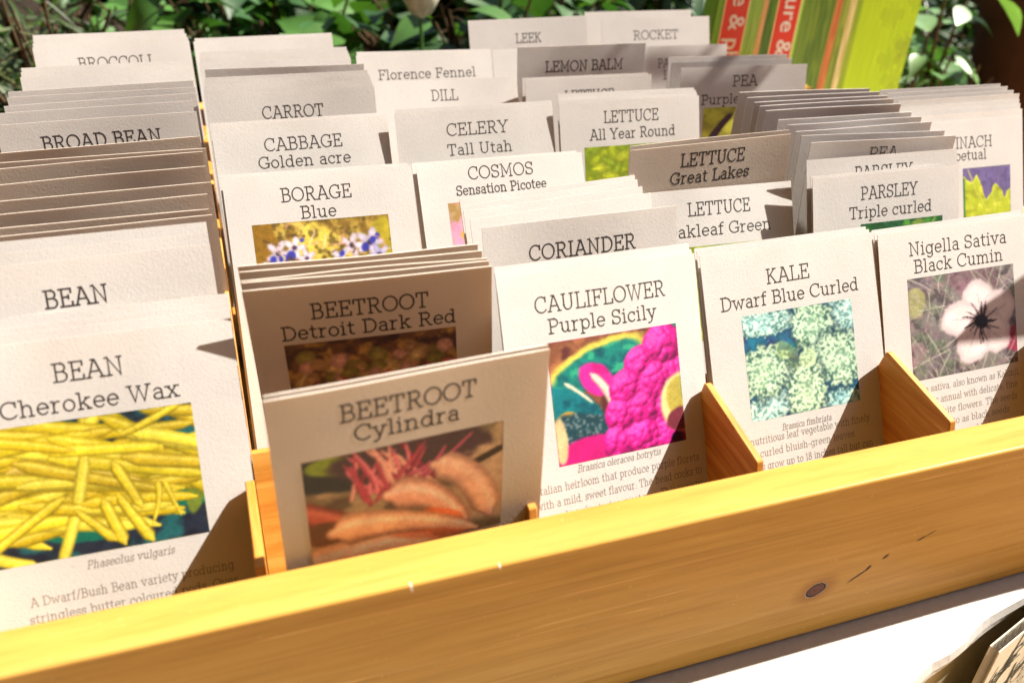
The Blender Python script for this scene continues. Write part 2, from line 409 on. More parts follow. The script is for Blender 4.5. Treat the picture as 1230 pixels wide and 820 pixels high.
def pic_bean():
    p = Pic(200, 132, 1.5, (.13, .17, .24)); r = np.random.default_rng(3)
    n = p.n(6, 5, 5); p.put(sst(.45, .7, n) * .8, (.08, .10, .17)); p.put(sst(.6, .75, p.n(5, 4, 9)), (.10, .36, .38))
    p.put(p.ell(.90, .66, .22, .10, .3, .5, 4)[0], (.03, .42, .33)); p.put(p.ell(.42, .83, .3, .07, .1, .5, 5)[0], (.03, .40, .33))
    p.put(p.ell(.97, .62, .07, .22, .25)[0], (.42, .50, .16))
    Y = [(.90, .80, .10), (.94, .85, .13), (.87, .75, .09), (.96, .88, .22), (.84, .72, .12)]
    for k in range(120):
        cx, cy = r.uniform(-.08, .98), r.normal(.42, .25)
        cy = min(max(cy, .03), .96)
        if (cx > .72 and cy > .58) or (cx < .22 and .62 < cy < .82 and k % 3) or cy < .06 and k % 2: continue
        a = r.normal(.14, .27) if r.random() < .88 else r.uniform(.7, 1.9) * r.choice((-1, 1))
        L = r.uniform(.45, .9); dx, dy = math.cos(a) * L / 2 / 1.5 * 1.3, math.sin(a) * L / 2
        b = r.normal(0, .05); c = np.array(Y[r.integers(5)]) * r.uniform(.86, 1.03)
        if r.random() < .05: c = np.array((.80, .66, .24))
        p.curve([(cx - dx, cy - dy), (cx + b * .6, cy + b), (cx + dx, cy + dy)], r.uniform(.044, .064), r.uniform(.034, .052), c, (.99, .95, .45), .22)
    for q in (((.60, .36), (.66, .56), (.70, .72), .05, .035), ((.53, .62), (.56, .78), (.60, .97), .045, .05), ((.60, .60), (.66, .8), (.73, .98), .035, .05), ((.40, .66), (.48, .80), (.56, .93), .025, .045), ((-.05, .95), (.12, .76), (.36, .56), .035, .04), ((.66, .16), (.80, .10), (.98, -.04), .03, .03), ((.79, .55), (.80, .68), (.74, .86), .03, .012), ((.82, .55), (.85, .70), (.88, .84), .025, .01)):
        p.curve(q[:3], q[3], q[4], (.90, .80, .13), (.98, .94, .45), .35)
    p.mul(.90 + .2 * p.n(60, 40, 3, 2))
    return p.c

def pic_cauliflower():
    p = Pic(120, 108, 1.16, (.50, .30, .20)); N = p.n(8, 8, 2)
    p.put(sst(.45, .7, N), (.68, .42, .26)); p.put(sst(.55, .7, p.n(7, 7, 6)), (.36, .17, .16))
    m, d = p.ell(.36, .22, .46, .17, -.30, .25, 4); p.put(m, (.86, .80, .30)); 
    m, d = p.ell(.36, .25, .42, .145, -.30, .2, 4); p.put(m, (.04, .50, .46)); p.put(m * sst(.4, .65, p.n(12, 9, 8)), (.02, .34, .38)); p.put(m * sst(.55, .7, p.n(9, 14, 12)), (.16, .66, .50))
    p.put(p.ell(.93, .06, .13, .09, .2, .4, 7)[0], (.05, .52, .38))
    m, d = p.ell(.35, .36, .19, .12, .7, .35, 3); p.put(m, (.90, .12, .60)); p.put(m * sst(.45, .7, p.n(10, 10, 63)), (.76, .06, .48))
    p.curve([(.30, .30), (.42, .42), (.46, .62)], .03, .045, (.93, .80, .74), (.98, .92, .86), .25)
    m, d = p.ell(.13, .55, .30, .15, .5, .25, 9); p.put(m, (.02, .48, .52)); p.put(m * sst(.45, .65, p.n(9, 9, 18)), (.01, .33, .40))
    p.put(p.ell(.10, .62, .09, .05, 0, .3, 2)[0], (.88, .62, .22)); p.curve([(.10, .34), (.2, .42), (.30, .54)], .018, .012, (.88, .88, .76), (.95, .95, .88), .2)
    m, d = p.ell(.20, .78, .36, .17, .1, .35, 11); p.put(m, (.10, .26, .30)); p.put(m * (p.n(50, 50, 3, 2) > .6), (.40, .48, .50))
    m, d = p.ell(.22, .95, .36, .15, -.1, .2, 12); p.put(m, (.80, .06, .46))
    p.put(p.ell(.03, .80, .06, .2, 0, .2, 3)[0], (.80, .72, .52))
    # the curd: rounded florets with knobbly buds
    Hh = np.full(p.u.shape, -1.)
    for cx, cy, r in ((.88, .18, .20), (.70, .30, .17), (.58, .48, .18), (.80, .46, .22), (.95, .40, .18), (.53, .68, .18), (.70, .66, .21), (.90, .68, .22), (.50, .90, .18), (.68, .90, .22), (.88, .93, .22), (.62, .78, .15), (.78, .80, .16), (.70, .50, .15)):
        q = 1 - (((p.u - cx) * p.asp) ** 2 + (p.v - cy) ** 2) / r ** 2
        Hh = np.maximum(Hh, np.where(q > 0, r * np.sqrt(np.maximum(q, 0)), -1))
    m = sst(-.02, .03, Hh + (p.n(30, 30, 8, 2) - .5) * .05)
    e1, e2, kk = voro(p.u, p.v, 520, 6, p.asp)
    hf = np.maximum(Hh, 0) + .020 * np.sqrt(np.maximum(0, 1 - (e1 / .034) ** 2)) + .010 * p.n(60, 60, 5, 2)
    gy, gx = np.gradient(hf); gx *= p.u.shape[1] / p.asp; gy *= p.u.shape[0]
    nl = np.sqrt(gx ** 2 + gy ** 2 + 1); lamb = np.clip((gx * .45 + gy * .62 + .75) / nl, 0, 1.3)
    col = np.array((.98, .06, .62))[None, None] * (.42 + .62 * lamb)[..., None]
    w = sst(.72, 1.1, lamb)[..., None]; col = col * (1 - .45 * w) + np.array((1., .55, .85)) * .45 * w
    p.put(m, col)
    m, d = p.ell(1.0, .66, .21, .25, .1, .1, 13); p.put(m, (.93, .88, .58)); p.put(p.ell(1.02, .62, .17, .19, .1, .3, 14)[0], (.72, .66, .26)); p.put(p.ell(.98, .80, .15, .10, -.2, .3, 15)[0], (.45, .16, .22))
    p.put(p.ell(.93, .96, .06, .05, 0, .4, 16)[0], (.20, .05, .25))
    p.mul(.93 + .14 * p.n(70, 70, 3, 2)); return p.c

def pic_kale():
    p = Pic(132, 112, 1.19, (.14, .36, .50)); p.put(sst(.45, .6, p.n(9, 9, 3)), (.08, .46, .60)); p.put(sst(.55, .7, p.n(8, 8, 4)), (.22, .20, .46))
    for cx, cy, rx, ry, rot, c in ((.16, .08, .36, .13, .05, (.58, .80, .80)), (.95, .13, .22, .20, 0, (.58, .78, .78)), (.13, .93, .34, .15, -.35, (.60, .80, .80)), (.90, .97, .26, .11, .2, (.52, .76, .80)), (.62, .19, .21, .25, .15, (.66, .84, .68)), (.16, .55, .28, .23, -.1, (.66, .82, .66)), (.84, .55, .30, .25, .15, (.70, .86, .70)), (.52, .80, .20, .31, .05, (.72, .86, .68))):
        x = (p.u - cx) * p.asp; y = p.v - cy; q, s_ = math.cos(rot), math.sin(rot)
        a = np.arctan2(-x * s_ + y * q, x * q + y * s_)
        d = np.hypot((x * q + y * s_) / rx / 1.10, (-x * s_ + y * q) / ry / 1.10) * (1 + .07 * np.sin(11 * a + cx * 20) + .05 * np.sin(23 * a)) + (p.n(26, 24, int(cx * 100)) - .5) * .22
        m = 1 - sst(.9, 1.02, d)
        sh = (1.05 - .22 * sst(.55, 1., d) + .10 * (p.n(14, 12, int(cy * 90)) - .5))[..., None] * np.array(c)
        p.put((1 - sst(.98, 1.2, d)) * .5, (.06, .18, .26)); p.put(m, sh)
        sp = p.n(66, 60, int(cx * 70 + cy * 10), 1, .8)
        p.put(m * sst(.58, .66, sp) * .95 * (.5 + .5 * sst(.2, .8, d)), (.22, .38, .36)); p.put(m * (1 - sst(.36, .44, sp)) * .7, (.86, .95, .86))
    p.put(p.ell(.37, .39, .12, .09, .7, .9, 3)[0] * .5, (.66, .78, .46)); p.put(p.ell(.42, .50, .06, .07, 0, .6, 3)[0] * .6, (.36, .48, .36)); p.put(p.ell(.55, .49, .09, .09, .6, .6, 6)[0] * .9, (.80, .92, .72))
    sp = p.n(62, 56, 3, 2, .8); p.put((sp > .6) * p.ell(.46, .44, .2, .14, 0, .4, 9)[0] * .5, (.25, .36, .22))
    return p.c

def pic_nigella():
    p = Pic(124, 104, 1.2, (.48, .46, .45)); p.put(sst(.45, .7, p.n(9, 8, 3)), (.54, .44, .47)); p.put(sst(.48, .66, p.n(10, 9, 8)), (.38, .42, .36)); p.put(sst(.52, .7, p.n(9, 9, 18)), (.42, .37, .42)); p.put(sst(.56, .7, p.n(14, 12, 28)) * .7, (.26, .22, .24))
    p.put(p.ell(.06, .24, .12, .15, .2, .4, 4)[0] * .75, (.66, .66, .40)); p.put(p.ell(.60, .10, .30, .16, .2, .5, 5)[0] * .5, (.52, .34, .40)); p.put(p.ell(.98, .75, .13, .14, 0, .3, 6)[0], (.60, .18, .30))
    p.mul(.8 + .4 * p.n(55, 55, 6, 2, .8)); r = np.random.default_rng(5)
    for k in range(90):
        x, y = r.uniform(-.05, 1.05), r.uniform(-.1, 1.1); a = r.normal(1.3, .8); L = r.uniform(.2, .6)
        p.curve([(x, y), (x + L * .4 * math.cos(a) + r.normal(0, .06), y + L * .5 * math.sin(a)), (x + L * math.cos(a) * .8, y + L * math.sin(a))], .006, .004, np.array((.74, .74, .66)) * r.uniform(.7, 1.1), (.85, .85, .78), .2)
    cx, cy = .66, .52
    for ang, R in ((-95, .30), (-25, .33), (45, .30), (118, .34), (190, .34)):
        a = math.radians(ang); m, d = p.ell(cx + .52 * R * math.cos(a), cy + .62 * R * math.sin(a), .23, .185, a, .30, int(ang) % 50 + 3)
        p.put(m, (.92, .86, .86)); p.put(m * sst(.55, 1.0, d) * .4, (.70, .60, .64))
        p.curve([(cx, cy), (cx + .4 * R * math.cos(a + .1), cy + .5 * R * math.sin(a + .1)), (cx + .9 * R * math.cos(a), cy + R * math.sin(a))], .006, .003, (.76, .68, .70), (.8, .72, .74), .2)
    for k in range(34):
        a = r.uniform(0, 6.28); L = r.uniform(.08, .25)
        p.curve([(cx, cy), (cx + L * .4 * math.cos(a + .2), cy + L * .5 * math.sin(a + .2)), (cx + L * .85 * math.cos(a), cy + L * math.sin(a))], .006, .004, (.16, .09, .13), (.26, .16, .2), .2)
    p.put(p.ell(cx, cy, .075, .07, 0, .5, 5)[0], (.11, .06, .10)); return p.c

def pic_cylindra():
    p = Pic(140, 96, 1.4, (.42, .34, .22)); p.put(sst(.42, .62, p.n(7, 6, 3)), (.55, .44, .30)); p.put(sst(.55, .7, p.n(6, 6, 13)), (.30, .22, .16))
    p.put(p.ell(.18, .17, .42, .16, .1, .4, 3)[0], (.10, .11, .12)); p.put(p.ell(.14, .08, .18, .09, .1, .5, 4)[0], (.42, .48, .08)); p.put(p.ell(.22, .14, .14, .05, .2, .5, 14)[0], (.36, .42, .10))
    p.put(p.ell(.52, .10, .55, .22, 0, .4, 7)[0], (.20, .12, .13)); p.put(p.ell(.78, .22, .22, .10, -.35, .4, 8)[0], (.22, .12, .15)); p.put(p.ell(.90, .55, .2, .4, 0, .5, 9)[0], (.66, .52, .38))
    p.curve([(.70, .40), (.84, .34), (1.02, .22)], .03, .03, (.12, .07, .06), (.2, .12, .1))
    r = np.random.default_rng(8)
    for k in range(30):
        x0 = r.uniform(.18, .62); y0 = r.uniform(-.05, .15); x1 = r.normal(.42, .10); c = ((.62, .16, .22), (.80, .34, .36), (.46, .08, .16), (.86, .52, .42))[r.integers(4)]
        p.curve([(x0, y0), ((x0 + x1) / 2 + r.normal(0, .03), .25), (x1, r.uniform(.38, .56))], .012, .02, c, np.clip(np.array(c) * 1.3, 0, 1), .35)
    for q in (((.58, .36), (.72, .20), (.84, .04)), ((.55, .35), (.66, .24), (.70, .10)), ((.50, .30), (.60, .28), (.62, .22))):
        p.curve(q, .02, .012, (.66, .20, .30), (.86, .45, .5), .3)
    p.curve([(-.05, .45), (.08, .52), (.22, .66)], .12, .08, (.62, .24, .18), (.78, .40, .3), .4)
    p.put(p.ell(.10, .70, .2, .12, .3, .4, 4)[0], (.34, .18, .12))
    p.curve([(-.05, .98), (.3, .90), (.62, 1.0)], .16, .16, (.88, .60, .42), (.95, .76, .6), .25)
    p.curve([(.64, .27), (.86, .36), (.93, .86)], .13, .12, (.84, .58, .44), (.92, .72, .58), .3)
    p.curve([(.40, .46), (.66, .44), (.80, .96)], .17, .08, (.86, .56, .42), (.96, .80, .68), .35)
    p.put(p.ell(.68, .78, .16, .08, .5, .6, 6)[0] * .7, (.88, .30, .10))
    p.curve([(.12, .70), (.40, .62), (.86, .98)], .17, .06, (.88, .58, .40), (.97, .82, .66), .3)
    p.put(p.ell(.62, .93, .3, .05, .25, .5, 16)[0] * .6, (.86, .34, .14))
    p.mul(.85 + .3 * p.n(40, 28, 3, 3, .7)); p.c = np.clip(p.c * 1.12 + .05, 0, 1); return p.c

def pic_detroit():
    p = Pic(132, 100, 1.3, (.28, .17, .10)); p.put(sst(.45, .62, p.n(12, 9, 3)), (.45, .33, .14)); p.put(sst(.55, .68, p.n(10, 9, 9)), (.16, .09, .08))
    r = np.random.default_rng(9)
    for k in range(40):
        cx, cy = r.uniform(.05, 1), r.uniform(.14, .42); m, d = p.ell(cx, cy, r.uniform(.05, .09), r.uniform(.05, .08), r.uniform(0, 3), .5, k)
        c = ((.62, .50, .28), (.52, .38, .22), (.60, .42, .34), (.40, .36, .14))[r.integers(4)]; p.put(m, np.array(c) * (1.05 - .35 * d)[..., None])
    for k in range(70):
        x, y = r.uniform(0, 1), r.uniform(.3, .8); a = r.normal(1.5, .6); L = r.uniform(.1, .3); c = ((.50, .08, .14), (.62, .18, .22), (.34, .05, .10), (.42, .36, .12))[r.integers(4)]
        p.curve([(x, y), (x + .5 * L * math.cos(a) + r.normal(0, .03), y + .5 * L * math.sin(a)), (x + L * math.cos(a), y + L * math.sin(a))], .011, .008, c, np.clip(np.array(c) * 1.4, 0, 1), .3)
    p.mul(.75 + .5 * p.n(45, 34, 3, 2, .8)); p.c = np.clip(p.c * 1.35 + .06, 0, 1); return p.c

def pic_borage():
    p = Pic(120, 86, 1.35, (.72, .60, .22)); p.put(sst(.40, .62, p.n(14, 10, 3)), (.52, .40, .14)); p.put(sst(.52, .68, p.n(12, 9, 8)), (.86, .76, .34)); p.put(p.ell(.45, .24, .2, .2, 0, .6, 3)[0] * .8, (.90, .82, .30)); p.put(sst(.55, .66, p.n(26, 18, 18, 3)) * .7, (.30, .24, .10)); p.put(p.ell(.95, .3, .14, .3, 0, .4, 5)[0], (.66, .60, .12))
    p.put(p.ell(.06, .2, .14, .4, 0, .6, 4)[0], (.55, .40, .10))
    for cx, cy, R, c in ((x_, y_ * .52, R_, c_) for x_, y_, R_, c_ in ((.16, .58, .13, (.84, .78, .84)), (.28, .50, .12, (.88, .84, .88)), (.36, .72, .10, (.86, .80, .88)), (.70, .55, .13, (.88, .82, .88)), (.84, .52, .15, (.84, .80, .90)), (.60, .80, .12, (.86, .84, .92)), (.90, .78, .12, (.72, .70, .90)), (.12, .85, .12, (.8, .78, .9)))):
        for k in range(5):
            a = k * 1.257 + cx * 9; m, d = p.ell(cx + .5 * R * math.cos(a) / 1.35, cy + .55 * R * math.sin(a), .50 * R, .26 * R, a, .35, int(cx * 50) + k); p.put(m, np.array(c) * (1.05 - .2 * d)[..., None])
        p.put(p.ell(cx, cy, .20 * R, .2 * R, 0, .4, 3)[0], (.25, .18, .30))
    for cx, cy, r_ in ((.19, .36, .04), (.25, .34, .045), (.12, .36, .03), (.34, .19, .02), (.86, .25, .03), (.80, .32, .04), (.90, .21, .025), (.62, .36, .03)):
        p.put(p.ell(cx, cy, r_, r_ * 1.2, .3, .6, int(cx * 90))[0], (.20, .22, .68))
    r = np.random.default_rng(4)
    for k in range(26):
        x, y = r.uniform(0, 1), r.uniform(0, .7); a = r.uniform(0, 6.3); p.curve([(x, y), (x + .05, y + .08 * math.sin(a)), (x + .13 * math.cos(a), y + .16 * math.sin(a))], .008, .005, ((.90, .60, .52), (.35, .22, .10), (.94, .86, .7))[r.integers(3)], (.95, .85, .7), .2)
    p.mul(.85 + .3 * p.n(40, 30, 3, 2, .8)); return p.c

def pic_leaves(seed, bgc, cols, n=70, asp=1.2, veins=True):
    p = Pic(96, 80, asp, bgc); r = np.random.default_rng(seed); p.mul(.8 + .4 * p.n(9, 9, seed))
    for k in range(n):
        cx, cy, a = r.uniform(0, 1), r.uniform(0, 1), r.uniform(0, 3.1); c = np.array(cols[r.integers(len(cols))]); m, d = p.ell(cx, cy, r.uniform(.07, .15), r.uniform(.04, .08), a, .5, k + seed)
        p.put(m, c * (1.1 - .35 * d)[..., None])
        if veins and k % 2 == 0: p.curve([(cx - .1 * math.cos(a), cy - .1 * math.sin(a)), (cx, cy + .01), (cx + .1 * math.cos(a), cy + .1 * math.sin(a))], .006, .004, np.clip(c * 1.15, 0, 1), np.clip(c * 1.3, 0, 1), .1)
    p.mul(.85 + .3 * p.n(45, 40, seed + 1, 2, .8)); return p.c

def pic_spinach():
    p = Pic(80, 70, 1.2, (.42, .36, .58)); p.put(sst(.5, .7, p.n(9, 9, 3)), (.36, .30, .52))
    edge = .16 + .62 * p.u + .16 * np.sin(p.u * 16) * (p.u > .2) - .32 * sst(.5, 1., p.u) + (p.n(10, 10, 5) - .5) * .2
    m = sst(0, .04, p.v - edge); p.put(m, (.70, .76, .08)); p.put(m * (1 - sst(.03, .09, p.v - edge)), (.84, .88, .30)); p.put(m * sst(.5, .65, p.n(7, 7, 8)), (.62, .66, .05)); p.put(m * sst(.6, .7, p.n(10, 8, 18)), (.80, .82, .20)); 
    p.put(sst(.06, .0, p.u) * (p.v > .2), (.10, .40, .24))
    for a, b in (((.1, .02), (.30, .60)), ((.30, .5), (.5, .95)), ((.6, .55), (.66, .95)), ((.75, .5), (.8, .9))):
        p.curve([a, ((a[0] + b[0]) / 2 + .02, (a[1] + b[1]) / 2), b], .012, .008, (.84, .86, .34), (.9, .92, .5), .2)
    return p.c

def pic_cosmos():
    p = Pic(80, 66, 1.25, (.72, .58, .44)); p.put(sst(.5, .65, p.n(6, 6, 4)), (.62, .50, .26))
    for cx, cy, c in ((.12, .36, (.90, .60, .74)), (.5, .5, (.92, .66, .78)), (.85, .3, (.88, .5, .68)), (.08, .85, (.85, .35, .5))):
        for k in range(8):
            a = k * .785; p.put(p.ell(cx + .10 * math.cos(a), cy + .12 * math.sin(a), .10, .055, a, .3, k)[0], np.array(c) * (1 - .05 * (k % 3)))
        p.put(p.ell(cx, cy, .05, .05)[0], (.86, .66, .12))
    return p.c

def pic_pea():
    p = Pic(90, 70, 1.3, (.66, .64, .22)); p.put(sst(.48, .66, p.n(6, 6, 4)), (.80, .80, .24)); p.put(p.ell(.95, .3, .2, .3, 0, .3, 2)[0], (.84, .70, .74))
    for q in (((.05, .62), (.18, .30), (.36, .10)), ((.02, .75), (.2, .60), (.42, .44)), ((.1, .9), (.3, .72), (.5, .66))):
        p.curve(q, .06, .04, (.26, .14, .20), (.45, .28, .36), .4)
    p.put(p.ell(.62, .5, .2, .3, .3, .3, 5)[0], (.86, .88, .10)); return p.c

PARSLEY_COLS = [(.12, .50, .14), (.30, .62, .18), (.10, .40, .22), (.52, .68, .24)]
LETTUCE_COLS = [(.74, .80, .14), (.64, .72, .08), (.84, .88, .34), (.56, .66, .10)]
def soften(c):
    k = np.array((.22, .56, .22))
    for ax in (0, 1):
        a = np.roll(c, 1, ax); b = np.roll(c, -1, ax); c = a * k[0] + c * k[1] + b * k[2]
    g = c.mean(2, keepdims=True); ny, nx = c.shape[:2]
    u, v = np.meshgrid(np.linspace(0, 1, nx), np.linspace(0, 1, ny))
    lum = (.88 + .24 * vnoise((5, 4), u, v, 77, 3))[..., None]
    return np.clip((g + (c - g) * .90) * lum, 0, 1)
PICS = {}
def pic(name):
    if name not in PICS:
        PICS[name] = {'bean': pic_bean, 'caul': pic_cauliflower, 'kale': pic_kale, 'nig': pic_nigella, 'cyl': pic_cylindra, 'det': pic_detroit,
                      'borage': pic_borage, 'spin': pic_spinach, 'cosmos': pic_cosmos, 'pea': pic_pea,
                      'pars': lambda: pic_leaves(5, (.08, .32, .12), PARSLEY_COLS, 110, veins=False),
                      'lettuce': lambda: pic_leaves(8, (.50, .60, .08), LETTUCE_COLS, 70)}[name]()
    return PICS[name]

# ------------------------------------------------------------------ a seed packet
W = 0.0955
FLOOR = -0.085
class Packet:
    """paper packet standing in local space: x across, y towards its back, z up from its foot"""
    def __init__(s, X, Y, Z, yaw, lean, roll, thick, in_shade, warp):
        yaw, lean, roll = map(math.radians, (yaw, lean, roll))
        cy, sy = math.cos(yaw), math.sin(yaw)
        r = np.array([cy, sy, 0.]); b = np.array([-sy, cy, 0.])
        up = math.cos(lean) * np.array([0, 0, 1.]) + math.sin(lean) * b
        r2 = math.cos(roll) * r + math.sin(roll) * up; up2 = math.cos(roll) * up - math.sin(roll) * r
        nb = np.cross(up2, r2)                                      # pointing to the back
        s.H = (Z - FLOOR) / math.cos(lean)
        top = np.array([X, Y, Z]); foot = top - up2 * s.H
        s.M = Matrix(((r2[0], nb[0], up2[0], foot[0]), (r2[1], nb[1], up2[1], foot[1]), (r2[2], nb[2], up2[2], foot[2]), (0, 0, 0, 1)))
        s.warp = warp; s.th = thick
        s.o = s.build(PAPER_SHADED if in_shade else PAPER)
    def bend(s, u, e):
        a, b, c, p = s.warp
        x = u / W
        return (a * math.sin(math.pi * x) + b * math.sin(2 * math.pi * x + p)) * (1 - min(e, .12) / .15) + c * math.sin(e * 46 + p + 2 * x) * min(1, e / .02)
    def place(s, u, e, h=0.0):
        return (u - W / 2, s.bend(u, e) - h, s.H - e)
    def build(s, mat):
        nu, ne = 16, 22
        V, F = [], []
        us = [W * i / nu for i in range(nu + 1)]; es = [s.H * j / ne for j in range(ne + 1)]
        for side in (0, 1):
            for e in es:
                for u in us:
                    x, y, z = s.place(u, e)
                    edge = min(1, min(u, W - u, e * 1.6 + .0008) / .004)
                    puff = s.th * (.30 + .70 * edge) * (1 + 1.2 * sst(.03, .1, np.float64(e)))
                    V.append((x, y + (puff if side else 0.0), z))
        n = (nu + 1) * (ne + 1)
        for j in range(ne):
            for i in range(nu):
                a = j * (nu + 1) + i
                F.append((a, a + 1, a + nu + 2, a + nu + 1)); F.append((n + a, n + a + nu + 1, n + a + nu + 2, n + a + 1))
        ring = [i for i in range(nu + 1)] + [j * (nu + 1) + nu for j in range(1, ne + 1)] + [ne * (nu + 1) + i for i in range(nu - 1, -1, -1)] + [j * (nu + 1) for j in range(ne - 1, 0, -1)]
        for a, b in zip(ring, ring[1:] + ring[:1]): F.append((a, n + a, n + b, b))
        o = mesh_obj('seed_packet', V, F, mat)
        me = o.data
        me.polygons.foreach_set('use_smooth', [i < 2 * nu * ne for i in range(len(me.polygons))])
        ed = np.array([0.0] * len(me.edges))
        me.set_sharp_from_angle(angle=math.radians(50))
        o.matrix_world = s.M
        return o
    def title(s, lines, weight=.00062):
        st = []
        for txt, base, cap, width, cx in lines: st += text_strokes(txt, cx, base, cap, width)
        lettering('title_lettering', st, weight, s.place, INK, s.o)
    def small(s, latin, lines, e0=.0932, dl=.0063):
        st = []
        if latin: st += text_strokes(latin[0], .048, .0868, .0030, latin[1], slant=.22)
        for k, (t, w) in enumerate(lines):
            e = e0 + dl * k
            if e > s.H - .002: break
            st += text_strokes(t, .048, e, .0034, w)
        lettering('small_print', st, .00027, s.place, INK_SMALL, s.o)
    def photo(s, name, u0=.0165, u1=.0795, e0=.0297, e1=.0815):
        c = soften(np.clip(pic(name), 0, 1))
        c = lin(c) * .90
        ny, nx = c.shape[:2]
        V, F = [], []
        ug = np.linspace(u0, u1, nx + 1); eg = np.linspace(e0, min(e1, s.H - .003), ny + 1)
        for e in eg:
            for u in ug: V.append(s.place(u, e, .00004))
        for j in range(ny):
            for i in range(nx):
                a = j * (nx + 1) + i; F.append((a, a + nx + 1, a + nx + 2, a + 1))
        o = mesh_obj('printed_photo', V, F, PRINT, s.o, smooth=True)
        at = o.data.attributes.new('print', 'FLOAT_COLOR', 'FACE')
        col = np.ones((ny * nx, 4), np.float32); col[:, :3] = c.reshape(-1, 3)
        at.data.foreach_set('color', col.ravel())
        return o
# ------------------------------------------------------------------ ground
def mat_soil():
    t = NT('garden_soil', 0.95, 0.1)
    v = t.coords()
    n = t.noise(v, 9, 8, 0.65); f = t.noise(v, 120, 4, 0.7)
    c = t.ramp(n, [(0.3, (0.018, 0.013, 0.009)), (0.6, (0.05, 0.036, 0.024)), (0.8, (0.09, 0.065, 0.04))])
    t.base(t.mix(0.6, c, t.ramp(f, [(0.3, (0.4, 0.4, 0.4)), (0.7, (1, 1, 1))]), 'MULTIPLY'))
    t.bump(t.math('ADD', n, f), 0.8, 0.02)
    return t.m
GZ = -0.45
def mat_bounce_paving():
    t = NT('bounce_sandstone', 0.9, 0.15); v = t.coords(); b = t.node('ShaderNodeTexBrick'); t.link(v, b.inputs['Vector'])
    b.inputs['Scale'].default_value = 1.0; b.inputs['Brick Width'].default_value = .6; b.inputs['Row Height'].default_value = .4; b.inputs['Mortar Size'].default_value = .008
    b.inputs['Color1'].default_value = (.58, .42, .25, 1); b.inputs['Color2'].default_value = (.52, .37, .22, 1); b.inputs['Mortar'].default_value = (.25, .21, .16, 1)
    n = t.noise(v, 7, 6, .6); t.base(t.mix(.4, b.outputs['Color'], t.ramp(n, [(.3, (.75, .72, .68)), (.7, (1, 1, 1))]), 'MULTIPLY')); t.bump(n, .3, .01); return t.m
g = mesh_obj('ground', [(-60, -60, GZ), (60, -60, GZ), (60, 200, GZ), (-60, 200, GZ)], [(0, 1, 2, 3)], mat_soil())
tag(g, kind='structure')
g = mesh_obj('bounce_paving', [(-3, -3.2, GZ + .004), (4, -3.2, GZ + .004), (4, .55, GZ + .004), (-3, .55, GZ + .004)], [(0, 1, 2, 3)], mat_bounce_paving())  # unseen paving, added to bounce warm sunlight onto the front faces
tag(g, kind='structure')

# ------------------------------------------------------------------ carton under the tray
def mat_card(name, c, scale=1.0, white=False):
    t = NT(name, 0.75, 0.2)
    v = t.coords()
    n = t.noise(v, 14 * scale, 5, 0.6); f = t.noise(v, 300, 3, 0.6)
    a = np.array(c)
    col = t.ramp(n, [(0.3, tuple(a * (0.93 if white else 0.78))), (0.7, tuple(a))])
    t.base(t.mix(0.35, col, t.ramp(f, [(0.3, (0.8, 0.77, 0.72)), (0.6, (1, 1, 1))]), 'MULTIPLY'))
    t.bump(t.math('ADD', n, t.math('MULTIPLY', f, 0.3)), 0.4, 0.0015)
    return t.m
CARD_WHITE = mat_card('white_card', (0.50, 0.485, 0.46), white=True)
CARD = mat_card('cream_card', (0.66, 0.58, 0.36))
CARD_GREY = mat_card('grey_card', (0.60, 0.55, 0.43))

TH = math.radians(15.5)
dT = np.array([math.cos(TH), math.sin(TH)]); nT = np.array([-math.sin(TH), math.cos(TH)])
O2 = np.array([0.267, -0.0535])
carton = bpy.data.objects.new('cardboard_carton', None); COL.objects.link(carton)
carton.location = (*(O2 + nT * .3), GZ)
tag(carton, 'large white topped cardboard carton carrying the wooden seed tray', 'carton')
def to_carton(o):
    o.parent = carton; o.matrix_parent_inverse = Matrix.Translation(-Vector(carton.location)); return o
def frame2(t, n, z): p = O2 + dT * t + nT * n; return (p[0], p[1], z)
# ragged white top sheet
V, F = [], []
N = 260; tr = np.linspace(-1.05, .55, N + 1)
rag = np.interp(tr, np.linspace(-1.05, .55, 140), np.random.default_rng(3).normal(0, .0011, 140)) + .0016 * np.sin(tr * 37)
ZT = -.0985
for i, t in enumerate(tr):
    for n_, z in ((.62, ZT), (.012, ZT), (.004 + rag[i], ZT - .0006), (.0 + rag[i], ZT - .003), (-.0012 + rag[i] * .8, ZT - .008), (-.0006 + rag[i] * .3, ZT - .012), (.004, ZT - .0125), (.62, ZT - .0125)):
        V.append(frame2(t, n_, z))
for i in range(N):
    for k in range(7): F.append((8 * i + k, 8 * i + k + 1, 8 * i + k + 9, 8 * i + k + 8))
F += [tuple(range(8))[::-1], tuple(8 * N + k for k in range(8))]
to_carton(mesh_obj('top_sheet', V, F, CARD_WHITE, smooth=False))
V = [frame2(t, n, z) for z in (GZ, ZT - .0128) for t, n in ((-1.04, .006), (.54, .006), (.54, .61), (-1.04, .61))]
to_carton(bevel(mesh_obj('carton_body', V, box(0, 1, 0, 1, 0, 1)[1], CARD), .003))
# a score line along the face
V = [frame2(t, n, z) for z in (ZT - .0185, ZT - .0172) for t, n in ((-1.03, .0045), (.53, .0045), (.53, .0058), (-1.03, .0058))]
t_ = NT('score_line', 0.9, 0.1); t_.base((0.05, 0.045, 0.03)); SCORE = t_.m
to_carton(mesh_obj('score_line', V, box(0, 1, 0, 1, 0, 1)[1], SCORE))

